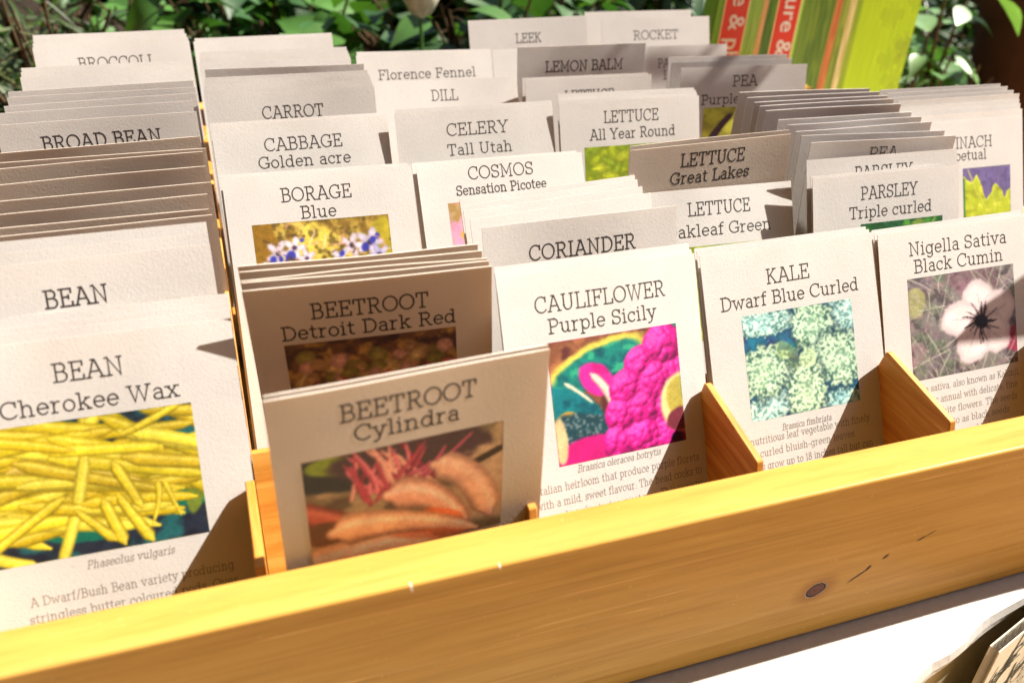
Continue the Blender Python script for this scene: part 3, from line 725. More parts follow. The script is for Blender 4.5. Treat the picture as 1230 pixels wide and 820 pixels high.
# printed corrugated sheet standing in front of it
pan = bpy.data.objects.new('corrugated_sheet', None); COL.objects.link(pan)
C0 = np.array([.3205, -.0470]) - nT * math.tan(math.radians(3)) * .35; pan.location = (C0[0], C0[1], GZ); pan.rotation_euler = (math.radians(-3), 0, TH)
tag(pan, 'corrugated cardboard sheet with dark plant drawings, standing against the white topped carton', 'cardboard sheet')
hz = -.1005 - GZ
mesh_obj('outer_liner', *box(0, .40, -.0042, -.0036, .0, hz), CARD_GREY, pan)
mesh_obj('inner_liner', *box(0, .40, .0, .0006, .0, hz), CARD_GREY, pan)
V, F = [], []
for i in range(121):
    x = .40 * i / 120; y = -.0035 if i % 2 else -.0001
    V += [(x, y, 0), (x, y, hz - .0004)]
for i in range(120): F.append((2 * i, 2 * i + 2, 2 * i + 3, 2 * i + 1))
mesh_obj('corrugated_core', V, F, CARD_WHITE, pan)
r = np.random.default_rng(12); st = []
def scrib(x0, z0):
    a = r.uniform(.6, 1.3); L = r.uniform(.02, .05); pts = [(x0 + L * t * math.cos(a) + .003 * math.sin(9 * t), z0 + L * t * math.sin(a)) for t in np.linspace(0, 1, 8)]
    st.append((pts, .0007))
    for k in range(7):
        p = pts[r.integers(8)]; b = a + r.choice((-1, 1)) * r.uniform(.3, .9); l = r.uniform(.006, .014)
        st.append(([(p[0] + l * t * math.cos(b), p[1] + l * t * math.sin(b) + .002 * math.sin(t * 3)) for t in np.linspace(0, 1, 6)], r.uniform(.0005, .0022)))
for k in range(14): scrib(r.uniform(.004, .07), hz - r.uniform(.02, .06))
for k in range(46): scrib(r.uniform(.006, .36), hz - r.uniform(.022, .22))
for k in range(30):
    x0, z0 = r.uniform(.004, .1), hz - r.uniform(.03, .12); st.append((arc(x0, z0, r.uniform(.002, .006), r.uniform(.002, .005), 0, 330, 12), .0005))
V, F = [], []
for i, (p, w) in enumerate(st):
    L, Rr = ribbon(p, w / 2); b = len(V); y = -.0043 - .00001 * (i % 9)
    for l, q in zip(L, Rr): V += [(l[0], y, l[1]), (q[0], y, q[1])]
    for k in range(len(L) - 1): F.append((b + 2 * k, b + 2 * k + 1, b + 2 * k + 3, b + 2 * k + 2))
t_ = NT('drawing_ink', 0.8, 0.1); t_.base((0.05, 0.048, 0.035))
mesh_obj('printed_drawing', V, F, t_.m, pan)

# ------------------------------------------------------------------ the seed tray
tray = bpy.data.objects.new('seed_tray', None); COL.objects.link(tray)
tray.location = (0.20, 0.22, -.0967)
tag(tray, 'golden varnished pine tray divided into slots and filled with paper seed packets', 'seed tray')
def to_tray(o):
    o.parent = tray; o.matrix_parent_inverse = Matrix.Translation(-Vector(tray.location)); return o
TX0, TX1, TY1 = -.1035, .5035, .4585
rail = to_tray(mesh_obj('front_rail', *box(TX0 - .016, TX1 + .016, -.0182, 0.0, -.0967, 0.0), PINE)); bevel(rail, .0012, 3)
bevel(to_tray(mesh_obj('back_board', *box(TX0 - .016, TX1 + .016, TY1, TY1 + .014, -.0967, -.002), PINE)), .001)
for xx in (TX0 - .016, TX1): bevel(to_tray(mesh_obj('side_board', *box(xx, xx + .016, .0003, TY1 - .0003, -.0967, -.002), PINE)), .001)
to_tray(mesh_obj('floor_board', *box(TX0 + .0003, TX1 - .0003, .0003, TY1 - .0003, -.0962, FLOOR - .0002), PLY_X))
prof = [(.0006, FLOOR), (.0006, -.012), (.0048, -.0003)]
for k in range(7):
    y0 = .0637 * k
    if k: prof += [(y0 + .0045, -.002)]
    prof += [(y0 + .0500, .0060), (y0 + .0515, .0056), (y0 + .0545, -.010)]
prof += [(TY1 - .001, -.012), (TY1 - .001, FLOOR)]
for k in range(0, 5):
    x = .1 * k; h = .00175; n = len(prof)
    pr = [(y, z - (.0095 * min(1, y / .05) if k == 0 and .002 < y < .056 and z > -.02 else 0)) for y, z in prof]      # the first divider is cut a little lower
    V = [(x - h, y, z) for y, z in pr] + [(x + h, y, z) for y, z in pr]
    F = [tuple(range(n)), tuple(range(2 * n - 1, n - 1, -1))] + [(i, (i + 1) % n + 0, n + (i + 1) % n, n + i) for i in range(n)]
    F = F[:2] + [(f[1], f[0], f[3], f[2]) for f in F[2:]]
    to_tray(bevel(mesh_obj('divider', V, F, PLY), .0004, 1))
for c in range(-1, 5):
    x0, x1 = .1 * c + .0022, .1 * (c + 1) - .0022
    yt, zt = (.0632, -.0012) if c >= 0 else (.079, -.02)
    lean = math.radians(30); L = .06; dz, dy = L * math.cos(lean), L * math.sin(lean); th = .0024
    V = [(x0, yt - dy, zt - dz), (x1, yt - dy, zt - dz), (x1, yt - dy + th, zt - dz), (x0, yt - dy + th, zt - dz), (x0, yt, zt), (x1, yt, zt), (x1, yt + th, zt), (x0, yt + th, zt)]
    to_tray(mesh_obj('cross_panel', V, box(0, 1, 0, 1, 0, 1)[1], PLY_X))

# ------------------------------------------------------------------ the packets
TABLE = [
('bean',-1,30,-0.5,-0.09,0.049,[(-.046,.0864),(-.0459,.0931),(-.0459,.098),(-.0457,.105)]),
('bean2',-1,26,0.73,0.15,0.066,[(-.0499,.1144),(-.0502,.1246),(-.0504,.1344)]),
('bbean',-1,6,0.72,0.53,0.0605,[(-.0478,.1503),(-.0491,.1572),(-.0488,.1713),(-.0467,.1845),(-.0481,.203),(-.0486,.2211),(-.0468,.2267),(-.0492,.2405)]),
('broad',-1,14,1.44,0.36,0.0653,[(-.0492,.2648),(-.0507,.2818),(-.0485,.2931),(-.0483,.305),(-.0491,.3153)]),
('brosp',-1,25,0.55,0.11,0.0584,[(-.0494,.3593),(-.05,.3684),(-.0508,.3774)]),
('broc',-1,26,1.25,0.38,0.0576,[(-.049,.4222),(-.0496,.4304),(-.0504,.4407),(-.0515,.4501)]),
('cyl',0,4,2.51,0.22,0.0677,[(.0557,.0101),(.0561,.0125)]),
('det',0,2,-5.98,2.53,0.0644,[(.0545,.0773),(.0549,.0823),(.0548,.0853),(.0547,.091),(.0544,.0957)]),
('borage',0,31,-0.94,-0.14,0.0509,[(.0538,.2099),(.0529,.2137)]),
('cabb',0,27,0.02,0.12,0.0587,[(.0522,.2621),(.052,.266)]),
('carrot',0,20,-0.16,0.03,0.0652,[(.0512,.2928),(.0514,.2986),(.0517,.3039),(.0522,.3101),(.0527,.316),(.0529,.3222)]),
('carsh',0,12,-2.22,0.31,0.0644,[(.0535,.3384)]),
('carb',0,24,-0.23,0.0,0.0585,[(.051,.372),(.0516,.3805),(.0519,.3871),(.0522,.3945)]),
('carback',0,26,0.62,0.18,0.0537,[(.049,.4364),(.05,.4448)]),
('caul',1,30,4.61,-2.21,0.0558,[(.1536,.0809),(.1545,.0851),(.1555,.0898)]),
('cor',1,20,1.18,0.09,0.0644,[(.1568,.1095)]),
('cor2',1,25,6.13,-0.24,0.0604,[(.1559,.1292),(.1552,.1374),(.1557,.1439),(.157,.1501)]),
('cosmos',1,32,0.34,0.11,0.0493,[(.1525,.2119),(.1508,.215)]),
('celery',1,25,0.1,0.16,0.0609,[(.1513,.2582),(.1533,.2641)]),
('dill',1,28,-1.27,-0.46,0.0534,[(.1545,.3333)]),
('fennel',1,27,-0.69,-0.32,0.0557,[(.152,.3818),(.1537,.3889)]),
('kale',2,31,0.11,0.87,0.0516,[(.2533,.0862),(.254,.0899),(.2542,.0927)]),
('oak',2,29,-0.87,-0.16,0.051,[(.2503,.1513)]),
('great',2,8.5,0.99,0.79,0.0734,[(.2492,.1577),(.2512,.1634)]),
('ayr',2,22,1.22,-0.82,0.0617,[(.25,.2563),(.2514,.2612),(.2529,.2657),(.2545,.2711)]),
('lett',2,16,3.37,-1.41,0.0534,[(.2527,.3239),(.2516,.3274)]),
('lemon',2,10,0.23,-0.27,0.0694,[(.2531,.3417)]),
('row6',2,24,0.5,0.17,0.0559,[(.2494,.3845)]),
('leek',2,21,-0.85,1.04,0.0647,[(.2446,.4295)]),
('nig',3,30,0.57,0.05,0.0515,[(.3504,.0852),(.35,.0871),(.351,.0904)]),
('pars',3,25,-1.5,0.61,0.0577,[(.3486,.137),(.3494,.1397)]),
('pars2',3,25,-3.51,0.95,0.0646,[(.3488,.1443)]),
('pea',3,10,-1.36,-1.0,0.0711,[(.3518,.149),(.3519,.1579)]),
('pea2',3,8,2.1,-1.13,0.0717,[(.3517,.1664),(.3523,.1755),(.3516,.1833)]),
('pea3',3,3,0.55,-1.01,0.0732,[(.3505,.1936),(.3517,.2016),(.3518,.2075),(.3516,.2151),(.3507,.2229)]),
('peap',3,16,-2.31,-0.04,0.0674,[(.3498,.2893)]),
('peapb',3,12,0.48,-0.62,0.0665,[(.3495,.3046),(.3525,.3148)]),
('pa',3,20,-0.33,-0.27,0.0534,[(.3466,.3848)]),
('rock',3,22,-0.61,0.05,0.0626,[(.3536,.4286),(.3477,.4491)]),
('spin0',4,28,-0.54,0.02,0.0584,[(.4524,.1949)]),
('spin1',4,25.5,-0.41,0.07,0.0623,[(.4526,.197)]),
('spin2',4,23.5,-0.3,0.1,0.0648,[(.4526,.1998)]),
('spin3',4,21.5,-0.21,0.12,0.0669,[(.4526,.2015)]),
('spin4',4,18,-0.39,0.09,0.0701,[(.4526,.2033)]),
('spin5',4,16,-0.57,0.02,0.0708,[(.4523,.2082)]),
('spin6',4,15,-0.77,-0.03,0.0715,[(.4523,.2138)]),
('spin7',4,14.5,-0.98,-0.1,0.0713,[(.4521,.2199)]),
]
THICK = {'cyl': .0021, 'det': .0019, 'bbean': .0016, 'broad': .0014, 'pea2': .0013, 'pea3': .0013, 'bean2': .0014, 'cor2': .0014}
SHADED = {'cyl', 'det', 'bbean', 'great'}  # packets standing in shade, given the browner paper
# (text, baseline from the top, cap height, line width, centre), photo, latin name, small print
C1, C2 = .0152, .0245
def T(a, wa, b=None, wb=0, ca=.0475, cb=.0475, e1=C1, e2=C2):
    l = [(a, e1, .0066, wa, ca)]
    if b: l.append((b, e2, .0050 if len(b) > 16 and wb < .06 else .0060, wb, cb))
    return l
ART = {
'bean': (T('BEAN', .0245, 'Cherokee Wax', .061, .0435, .0430, .0157, .0268), ('bean', .0015, .0770, .0300, .0812), ('Phaseolus vulgaris', .0310), [('A Dwarf/Bush Bean variety producing', .072), ('stringless butter coloured pods. Over', .074)], .0972),
'bean2': (T('BEAN', .0228, e1=.0176, ca=.0446), None),
'bbean': ([], None), 'broad': (T('BROAD BEAN', .0575, e1=.0140), None),
'broc': (T('BROCCOLI', .0455, e1=.0145), None),
'cyl': (T('BEETROOT', .0468, 'Cylindra', .0365, .0460, .0450, .0132, .0216), ('cyl', .0090, .0795, .0262, .0740), ('Beta vulgaris', .026), [('A heritage variety with long', .070), ('cylindrical roots and sweet flavour', .074)]),
'det': (T('BEETROOT', .0462, 'Detroit Dark Red', .0690, .0468, .0461, .0149, .0236), ('det', .0120, .0804, .0259, .0770), ('Beta vulgaris', .026), [('An old favourite with dark', .070)]),
'borage': (T('BORAGE', .0357, 'Blue', .0182, .0450, .0450, .0138, .0228), ('borage', .0115, .0804, .0242, .0745), ('Borago officinalis', .030), [('A hardy annual with bright', .070)]),
'cabb': (T('CABBAGE', .0425, 'Golden acre', .0505, .0475, .0472, .0152, .0243), ('pars', .018, .080, .029, .08), None, []),
'carrot': (T('CARROT', .0350, e1=.0149), None),
'caul': (T('CAULIFLOWER', .0630, 'Purple Sicily', .0525, .0470, .0468, .0167, .0259), ('caul', .0190, .0825, .0297, .0829), ('Brassica oleracea botrytis', .0415),
         [('Italian heirloom that produce purple florets', .0810), ('with a mild, sweet flavour. The head cooks to', .0825), ('green, but also tastes great raw. This variety', .0815), ('is best sown early in spring', .06)]),
'cor': (T('CORIANDER', .0525, e1=.0172), None),
'cosmos': (T('COSMOS', .0376, 'Sensation Picotee', .0520, .0467, .0462, .0096, .0176), ('cosmos', .0147, .080, .0213, .07), None, []),
'celery': (T('CELERY', .0376, 'Tall Utah', .0398, .0480, .0485, .0142, .0253), ('pars', .018, .080, .030, .08), None, []),
'dill': (T('DILL', .0180, e1=.0130, ca=.0457), None),
'fennel': ([('Florence Fennel', .0163, .0062, .0693, .0485)], None),
'kale': (T('KALE', .0240, 'Dwarf Blue Curled', .0765, .0455, .0462, .0170, .0265), ('kale', .0182, .0795, .0302, .0803), ('Brassica fimbriata', .0280),
         [('A nutritious leaf vegetable with finely', .0720), ('curled bluish-green leaves.', .0545), ('Plants grow up to 18 inches tall but can', .0735)], .0910),
'oak': (T('LETTUCE', .0378, 'Oakleaf Green', .0640, .0500, .0495, .0138, .0246), ('lettuce', .018, .080, .030, .08), None, []),
'great': (T('LETTUCE', .0388, 'Great Lakes', .0480, .0485, .0478, .0113, .0202), ('lettuce', .018, .080, .026, .08), None, []),
'ayr': (T('LETTUCE', .0377, 'All Year Round', .0587, .0477, .0487, .0130, .0228), ('lettuce', .0154, .0800, .0270, .078), None, []),
'lett': (T('LETTUCE', .0378, e1=.0150), None),
'lemon': (T('LEMON BALM', .0584, e1=.0165, ca=.0494), None),
'leek': (T('LEEK', .0210, e1=.0175, ca=.0472), None),
'nig': ([('Nigella Sativa', .0123, .0062, .0625, .0493), ('Black Cumin', .0211, .0062, .0573, .0491)], ('nig', .0160, .0842, .0237, .0750), None,
        [('Nigella sativa, also known as Kalonji,', .0740), ('romantic annual with delicate, fine', .0700), ('foliage white flowers. The seeds', .0690), ('referred to as black seeds', .058), ('in cooking and baking', .048)], .0815),
'pars': (T('PARSLEY', .0370, 'Triple curled', .0542, .0486, .0497, .0136, .0234), ('pars', .0300, .0842, .0268, .074), None, []),
'pars2': (T('PARSLEY', .0370, ca=.0480, e1=.0122), None),
'pea': (T('PEA', .0191, ca=.0480, e1=.0108), None),
'peap': (T('PEA', .0191, 'Purple', .0290, .0483, .0303, .0127, .0239), ('pea', .0178, .0800, .0262, .07), None, []),
'pa': ([('PA', .0157, .0062, .0100, .0403), ('L', .0243, .0062, .0046, .0425)], None),
'rock': (T('ROCKET', .0400, ca=.0470, e1=.0163), None),
'spin0': (T('SPINACH', .0400, 'Perpetual', .0390, .0505, .0463, .0172, .0248), ('spin', .0466, .0849, .0300, .0610), None, []),
}
NAME = {'bean': 'BEAN Cherokee Wax', 'bean2': 'BEAN with its second line hidden', 'broad': 'BROAD BEAN', 'broc': 'BROCCOLI', 'cyl': 'BEETROOT Cylindra', 'det': 'BEETROOT Detroit Dark Red', 'borage': 'BORAGE Blue',
        'cabb': 'CABBAGE Golden acre', 'carrot': 'CARROT', 'caul': 'CAULIFLOWER Purple Sicily', 'cor': 'CORIANDER', 'cosmos': 'COSMOS Sensation Picotee', 'celery': 'CELERY Tall Utah', 'dill': 'DILL', 'fennel': 'Florence Fennel',
        'kale': 'KALE Dwarf Blue Curled', 'oak': 'LETTUCE Oakleaf Green', 'great': 'LETTUCE Great Lakes', 'ayr': 'LETTUCE All Year Round', 'lett': 'LETTUCE', 'lemon': 'LEMON BALM', 'leek': 'LEEK', 'nig': 'Nigella Sativa Black Cumin',
        'pars': 'PARSLEY Triple curled', 'pars2': 'PARSLEY', 'pea': 'PEA', 'peap': 'PEA Purple', 'rock': 'ROCKET', 'spin0': 'SPINACH Perpetual'}
LOOK = {'bean': 'cream seed packet {n} with a photo of yellow bean pods', 'bean2': 'pale seed packet headed {n}, behind the Cherokee Wax packets', 'broad': 'brownish seed packet headed {n}, upright behind the row of shaded packets', 'broc': 'pale seed packet headed {n} in the rearmost stack of its slot',
        'cyl': 'shaded seed packet {n} with a photo of long tan beetroots, against the front rail', 'det': 'brown shaded upright seed packet {n} with a beetroot photo', 'borage': 'cream seed packet {n} with a yellow and blue flower photo', 'cabb': 'cream seed packet {n} behind the BORAGE packet', 'carrot': 'pale seed packet headed {n}, front of the carrot stack',
        'caul': 'cream seed packet {n} with a photo of a magenta cauliflower', 'cor': 'greyish seed packet headed {n}, half hidden behind the CAULIFLOWER packet', 'cosmos': 'cream seed packet {n} behind the CORIANDER stack', 'celery': 'cream seed packet {n} behind the COSMOS packet', 'dill': 'pale seed packet headed {n} behind the CELERY packet', 'fennel': 'pale seed packet headed {n} behind the DILL packet',
        'kale': 'cream seed packet {n} with a photo of frilly pale green leaves', 'oak': 'bright cream seed packet {n} behind the KALE packet', 'great': 'brown shaded seed packet {n} standing behind the Oakleaf packet', 'ayr': 'cream seed packet {n} with a lime green lettuce photo', 'lett': 'seed packet headed only {n}, behind the All Year Round stack', 'lemon': 'grey shaded seed packet headed {n}', 'leek': 'pale seed packet headed {n} at the back of its slot',
        'nig': 'cream seed packet {n} with a photo of a white flower', 'pars': 'cream seed packet {n} with a strip of green leaf photo', 'pars2': 'cream seed packet headed {n}, heading cut by the Triple curled packet', 'pea': 'greyish seed packet headed {n}, directly behind the PARSLEY packets', 'peap': 'seed packet {n} half in shade with a yellow pod photo', 'pa': 'shaded seed packet with a heading starting PA, behind the LEMON BALM packet', 'rock': 'bright seed packet headed {n} in the back row', 'spin0': 'cream seed packet {n} with a lime leaf on purple photo'}
ORD = ['', 'second', 'third', 'fourth', 'fifth', 'sixth', 'seventh', 'eighth', 'ninth']
STACKTXT = {'bbean': 'brown shaded upright seed packet, {o} from the front in the spread row before BROAD BEAN', 'brosp': 'blank pale seed packet, {o} from the front in the stack just before BROCCOLI', 'carsh': 'lone shaded seed packet between the CARROT stack and the pale stack behind it',
            'carb': 'pale seed packet, {o} from the front in the thin stack behind CARROT', 'carback': 'bright seed packet, {o} from the front in the rearmost pair behind the CARROT stacks', 'cor2': 'pale seed packet, {o} from the front in the fanned stack behind CORIANDER', 'row6': 'blank pale seed packet showing its corner between Florence Fennel and LEMON BALM',
            'pea2': 'shaded seed packet, {o} from the front in the middle of the fanned PEA row', 'pea3': 'dark upright seed packet, {o} from the front in the rear of the fanned PEA row', 'peapb': 'shaded seed packet, {o} from the front of the two behind PEA Purple'}
wr = np.random.default_rng(21)
spin_n = 0
PK = {}
for name, col, lean, yaw, roll, z, xy in TABLE:
    for i, (x, y) in enumerate(xy):
        a = wr.normal(0, .0006); b = wr.normal(0, .0004); c = wr.normal(0, .00018)
        if name in SHADED and i: b0 = wr.normal(0, .0004); c0 = wr.normal(0, .0004)
        if name[:4] in ('spin', 'pars', 'nig') or name == 'kale': a *= .12; b *= .12; c *= .3
        if i: a = a0 * .8 + wr.normal(0, .00015); b = b0 * .8 + wr.normal(0, .0001); c = c0 * .8 + wr.normal(0, .0001)
        else: a0, b0, c0 = a, b, c
        th = THICK.get(name, .0011)
        pk = Packet(x, y, z, yaw, lean, roll + (wr.normal(0, .3) if i else 0), th, name in SHADED, (a, b, c, wr.uniform(0, 6)) if not i else (a, b, c, p0))
        if not i: p0 = pk.warp[3]
        PK[name, i] = pk
        o = pk.o
        art = ART.get(name)
        if i == 0 and art:
            if art[0]: pk.title(art[0], .00072 if name in ('cyl', 'det', 'great', 'broad', 'bean2', 'lemon', 'cor', 'peap') else .00060)
            if art[1]: pk.photo(*art[1])
            if len(art) > 2 and (art[2] or art[3]): pk.small(art[2], art[3], art[4] if len(art) > 4 else .0932)
        if i == 0 and name in LOOK: lab = LOOK[name].format(n=NAME.get(name, ''))
        elif name in STACKTXT: lab = STACKTXT[name].format(o=ORD[i] if i else 'first')
        elif name.startswith('spin'): lab = 'pale seed packet, %s from the front in the fanned stack behind SPINACH' % (ORD[int(name[4:])] if int(name[4:]) > 1 else 'second')
        else: lab = 'cream seed packet standing %s in the stack headed %s' % (ORD[i], NAME.get(name, name).split(' with')[0])
        if name.startswith('spin') and name != 'spin0': lab = 'pale seed packet, %s behind SPINACH Perpetual in its fanned stack' % ['first', 'second', 'third', 'fourth', 'fifth', 'sixth', 'seventh'][int(name[4:]) - 1]
        tag(o, lab, 'seed packet', 'paper seed packets filed in the wooden tray')

# ------------------------------------------------------------------ meter boxes standing behind the packets
def mat_attr(name, rough=0.3):
    t = NT(name, rough, 0.5); a = t.node('ShaderNodeAttribute'); a.attribute_name = 'print'; t.base(a.outputs['Color']); return t.m
GLOSS = mat_attr('glossy_print')
t_ = NT('box_card', 0.4, 0.4); t_.base(tuple(lin((.36, .55, .10)))); BOXC = t_.m
t_ = NT('red_print', 0.35, 0.5); t_.base(tuple(lin((.86, .20, .12)))); RED = t_.m
t_ = NT('white_print', 0.4, 0.4); t_.base((.80, .77, .72)); WHITE = t_.m
t_ = NT('cream_print', 0.4, 0.4); t_.base(tuple(lin((.93, .87, .66)))); CREAM = t_.m

def text_mesh(name, s, size, mat, parent, bold=.0):
    cu = bpy.data.curves.new(name, 'FONT'); cu.body = s; cu.size = size; cu.align_x = 'RIGHT'; cu.offset = bold
    tmp = bpy.data.objects.new(name, cu); COL.objects.link(tmp)
    bpy.context.view_layer.update()
    me = bpy.data.meshes.new_from_object(tmp.evaluated_get(bpy.context.evaluated_depsgraph_get()))
    bpy.data.objects.remove(tmp)
    me.materials.clear(); me.materials.append(mat)
    o = bpy.data.objects.new(name, me); COL.objects.link(o); o.parent = parent
    return o

def meter_box(x0, x1, y, zb, zt, lean, stripes, label, seed, depth=.02, band=None, leafy=False):
    w = x1 - x0; h = zt - zb
    o = mesh_obj('meter_box', *box(0, w, 0, depth, 0, h), BOXC); bevel(o, .001)
    o.location = (x0, y, zb); o.rotation_euler = (-lean, math.radians(2.5), 0)
    tag(o, label, 'box', 'green boxes behind the seed packets')
    nx, nz = 70, 120; V, F, Cc = [], [], []
    u, v = np.meshgrid((np.arange(nx) + .5) / nx, (np.arange(nz) + .5) / nz)
    col = np.zeros((nz, nx, 3)); sl = u + (v - .5) * .04
    for a, b, c0, c1 in stripes:
        m = (u >= a) & (u < b)
        nn = vnoise((60, 5), u, v, seed, 3, .7)[..., None]
        nn = sst(.3, .7, nn)
        col = np.where(m[..., None], np.array(c0) * (1 - nn) + np.array(c1) * nn, col)
    if leafy:
        rr = np.random.default_rng(4)
        for k in range(9):
            cx, cz = rr.uniform(.45, 1), rr.uniform(.3, .8)
            d = np.hypot((u - cx) / .16, (v - cz) / .05 / (1 + .4 * np.sin(7 * np.arctan2(v - cz, u - cx))))
            m = (d < 1) & (u > .34); col = np.where(m[..., None], col * .93 + .02, col); e = (np.abs(d - 1) < .05) & (u > .34); col = np.where(e[..., None], col * 1.06, col)
    for j in range(nz + 1):
        for i in range(nx + 1): V.append((.001 + (w - .002) * i / nx, -.0006, .001 + (h - .002) * j / nz))
    for j in range(nz):
        for i in range(nx):
            a = j * (nx + 1) + i; F.append((a, a + 1, a + nx + 2, a + nx + 1))
    f = mesh_obj('printed_front', V, F, GLOSS, o)
    at = f.data.attributes.new('print', 'FLOAT_COLOR', 'FACE'); q = np.ones((nx * nz, 4), np.float32); q[:, :3] = lin(np.clip(col, 0, 1)).reshape(-1, 3)
    at.data.foreach_set('color', q.ravel())
    if band:
        b0, b1, txt, zend, size = band
        mesh_obj('red_band', *box(b0 * w, b1 * w, -.0011, -.0007, .002, h - .002), RED, o)
        for q in (b0 * w - .0012, b1 * w): mesh_obj('band_border', *box(q, q + .0012, -.0012, -.0007, .002, h - .002), CREAM, o)
        t = text_mesh('band_lettering', txt, size, WHITE, o, .0002)
        t.location = (b0 * w + (b1 - b0) * w * .30, -.0014, zend - zb); t.rotation_euler = (math.pi / 2, math.pi / 2, 0)
    return o
Gd, Gm, Gl, Gy = (.18, .36, .06), (.40, .60, .15), (.60, .80, .30), (.72, .74, .10)
BY = .478
BZ = ZT + .0003
meter_box(.4375, .4975, BY, BZ, .105, math.radians(4), [(0, .13, (.40, .66, .12), (.48, .72, .16)), (.13, .56, Gl, Gl), (.56, .82, (.46, .68, .22), (.62, .80, .36)), (.82, .92, (.80, .62, .36), (.88, .74, .50)), (.92, 1.01, Gd, Gm)],
          'green box with a red band reading and ph, nearest the ROCKET packet', 3, band=(.15, .55, 'moisture & ph', .0060, .0225))
meter_box(.4982, .570, BY + .002, BZ, .105, math.radians(5), [(0, .10, Gd, Gm), (.10, .48, Gl, Gl), (.48, .68, (.34, .50, .14), (.46, .60, .20)), (.68, 1.01, (.28, .44, .10), (.48, .60, .18))],
          'green box with a red band reading ure and an ampersand, middle of the three', 5, band=(.10, .43, 'moisture & ph', -.0190, .0225))
meter_box(.5708, .674, BY + .004, BZ, .105, math.radians(6), [(0, .09, (.72, .38, .20), (.80, .50, .28)), (.09, .17, (.42, .52, .14), (.60, .66, .26)), (.17, .25, (.78, .72, .46), (.90, .84, .62)), (.25, .32, (.52, .64, .12), (.60, .70, .18)), (.32, 1.01, (.68, .82, .05), (.72, .85, .07))],
          'lime fronted box with an orange and a cream stripe along its edge', 8, leafy=True)

# ------------------------------------------------------------------ plants behind the tray
def mat_leaf(name, cols, rough=0.5, trans=0.25):
    t = NT(name, rough, 0.5)
    gi = t.node('ShaderNodeNewGeometry')
    c = t.ramp(gi.outputs['Random Per Island'], [(i / (len(cols) - 1), q) for i, q in enumerate(cols)])
    v = t.coords(); n = t.noise(v, 60, 3)
    c = t.mix(0.35, c, t.ramp(n, [(0.3, (0.6, 0.6, 0.6)), (0.7, (1.2, 1.2, 1.1))]), 'MULTIPLY')
    t.base(c)
    tr = t.node('ShaderNodeBsdfTranslucent'); t.link(t.mix(1.0, c, (1.4, 1.5, 0.5), 'MULTIPLY'), tr.inputs['Color'])
    mx = t.node('ShaderNodeMixShader'); mx.inputs[0].default_value = trans
    t.link(t.b.outputs[0], mx.inputs[1]); t.link(tr.outputs[0], mx.inputs[2]); t.link(mx.outputs[0], t.n['Material Output'].inputs['Surface'])
    return t.m
t_ = NT('bark', 0.9, 0.2); _v = t_.coords((1, 1, .25)); t_.base(t_.ramp(t_.noise(_v, 90, 5), [(0.3, (0.03, 0.018, 0.01)), (0.7, (0.12, 0.075, 0.04))])); BARK = t_.m

def leaf_shape(kind):
    """outline half-widths along a leaf of unit length"""
    t = np.linspace(0, 1, 7)
    if kind == 'heart': w = np.array([.02, .36, .42, .36, .25, .12, .005])
    elif kind == 'oval': w = np.array([.02, .17, .25, .27, .22, .12, .005])
    else: w = np.array([.012, .022, .026, .024, .019, .012, .002])
    return t, w

def add_leaf(V, F, p, d, nrm, L, kind, fold=.35, curl=.35):
    t, w = leaf_shape(kind)
    d = d / np.linalg.norm(d); s = np.cross(nrm, d); s /= (np.linalg.norm(s) + 1e-9); u = np.cross(d, s)
    b = len(V)
    for k in range(7):
        c = p + d * L * t[k] - u * L * curl * t[k] ** 2
        V.append(c + s * L * w[k] + u * L * w[k] * fold); V.append(c); V.append(c - s * L * w[k] + u * L * w[k] * fold)
    for k in range(6):
        q = b + 3 * k
        F.append((q, q + 1, q + 4, q + 3)); F.append((q + 1, q + 2, q + 5, q + 4))

def tube(V, F, pts, r0, r1, n=6):
    b = len(V); pts = [np.array(p, float) for p in pts]
    for i, p in enumerate(pts):
        d = pts[min(i + 1, len(pts) - 1)] - pts[max(i - 1, 0)]; d /= np.linalg.norm(d) + 1e-9
        a = np.cross(d, (0.3, 0.9, 0.2)); a /= np.linalg.norm(a); c = np.cross(d, a); r = r0 + (r1 - r0) * i / (len(pts) - 1)
        for k in range(n): V.append(p + r * (a * math.cos(6.2832 * k / n) + c * math.sin(6.2832 * k / n)))
    for i in range(len(pts) - 1):
        for k in range(n): F.append((b + i * n + k, b + i * n + (k + 1) % n, b + (i + 1) * n + (k + 1) % n, b + (i + 1) * n + k))

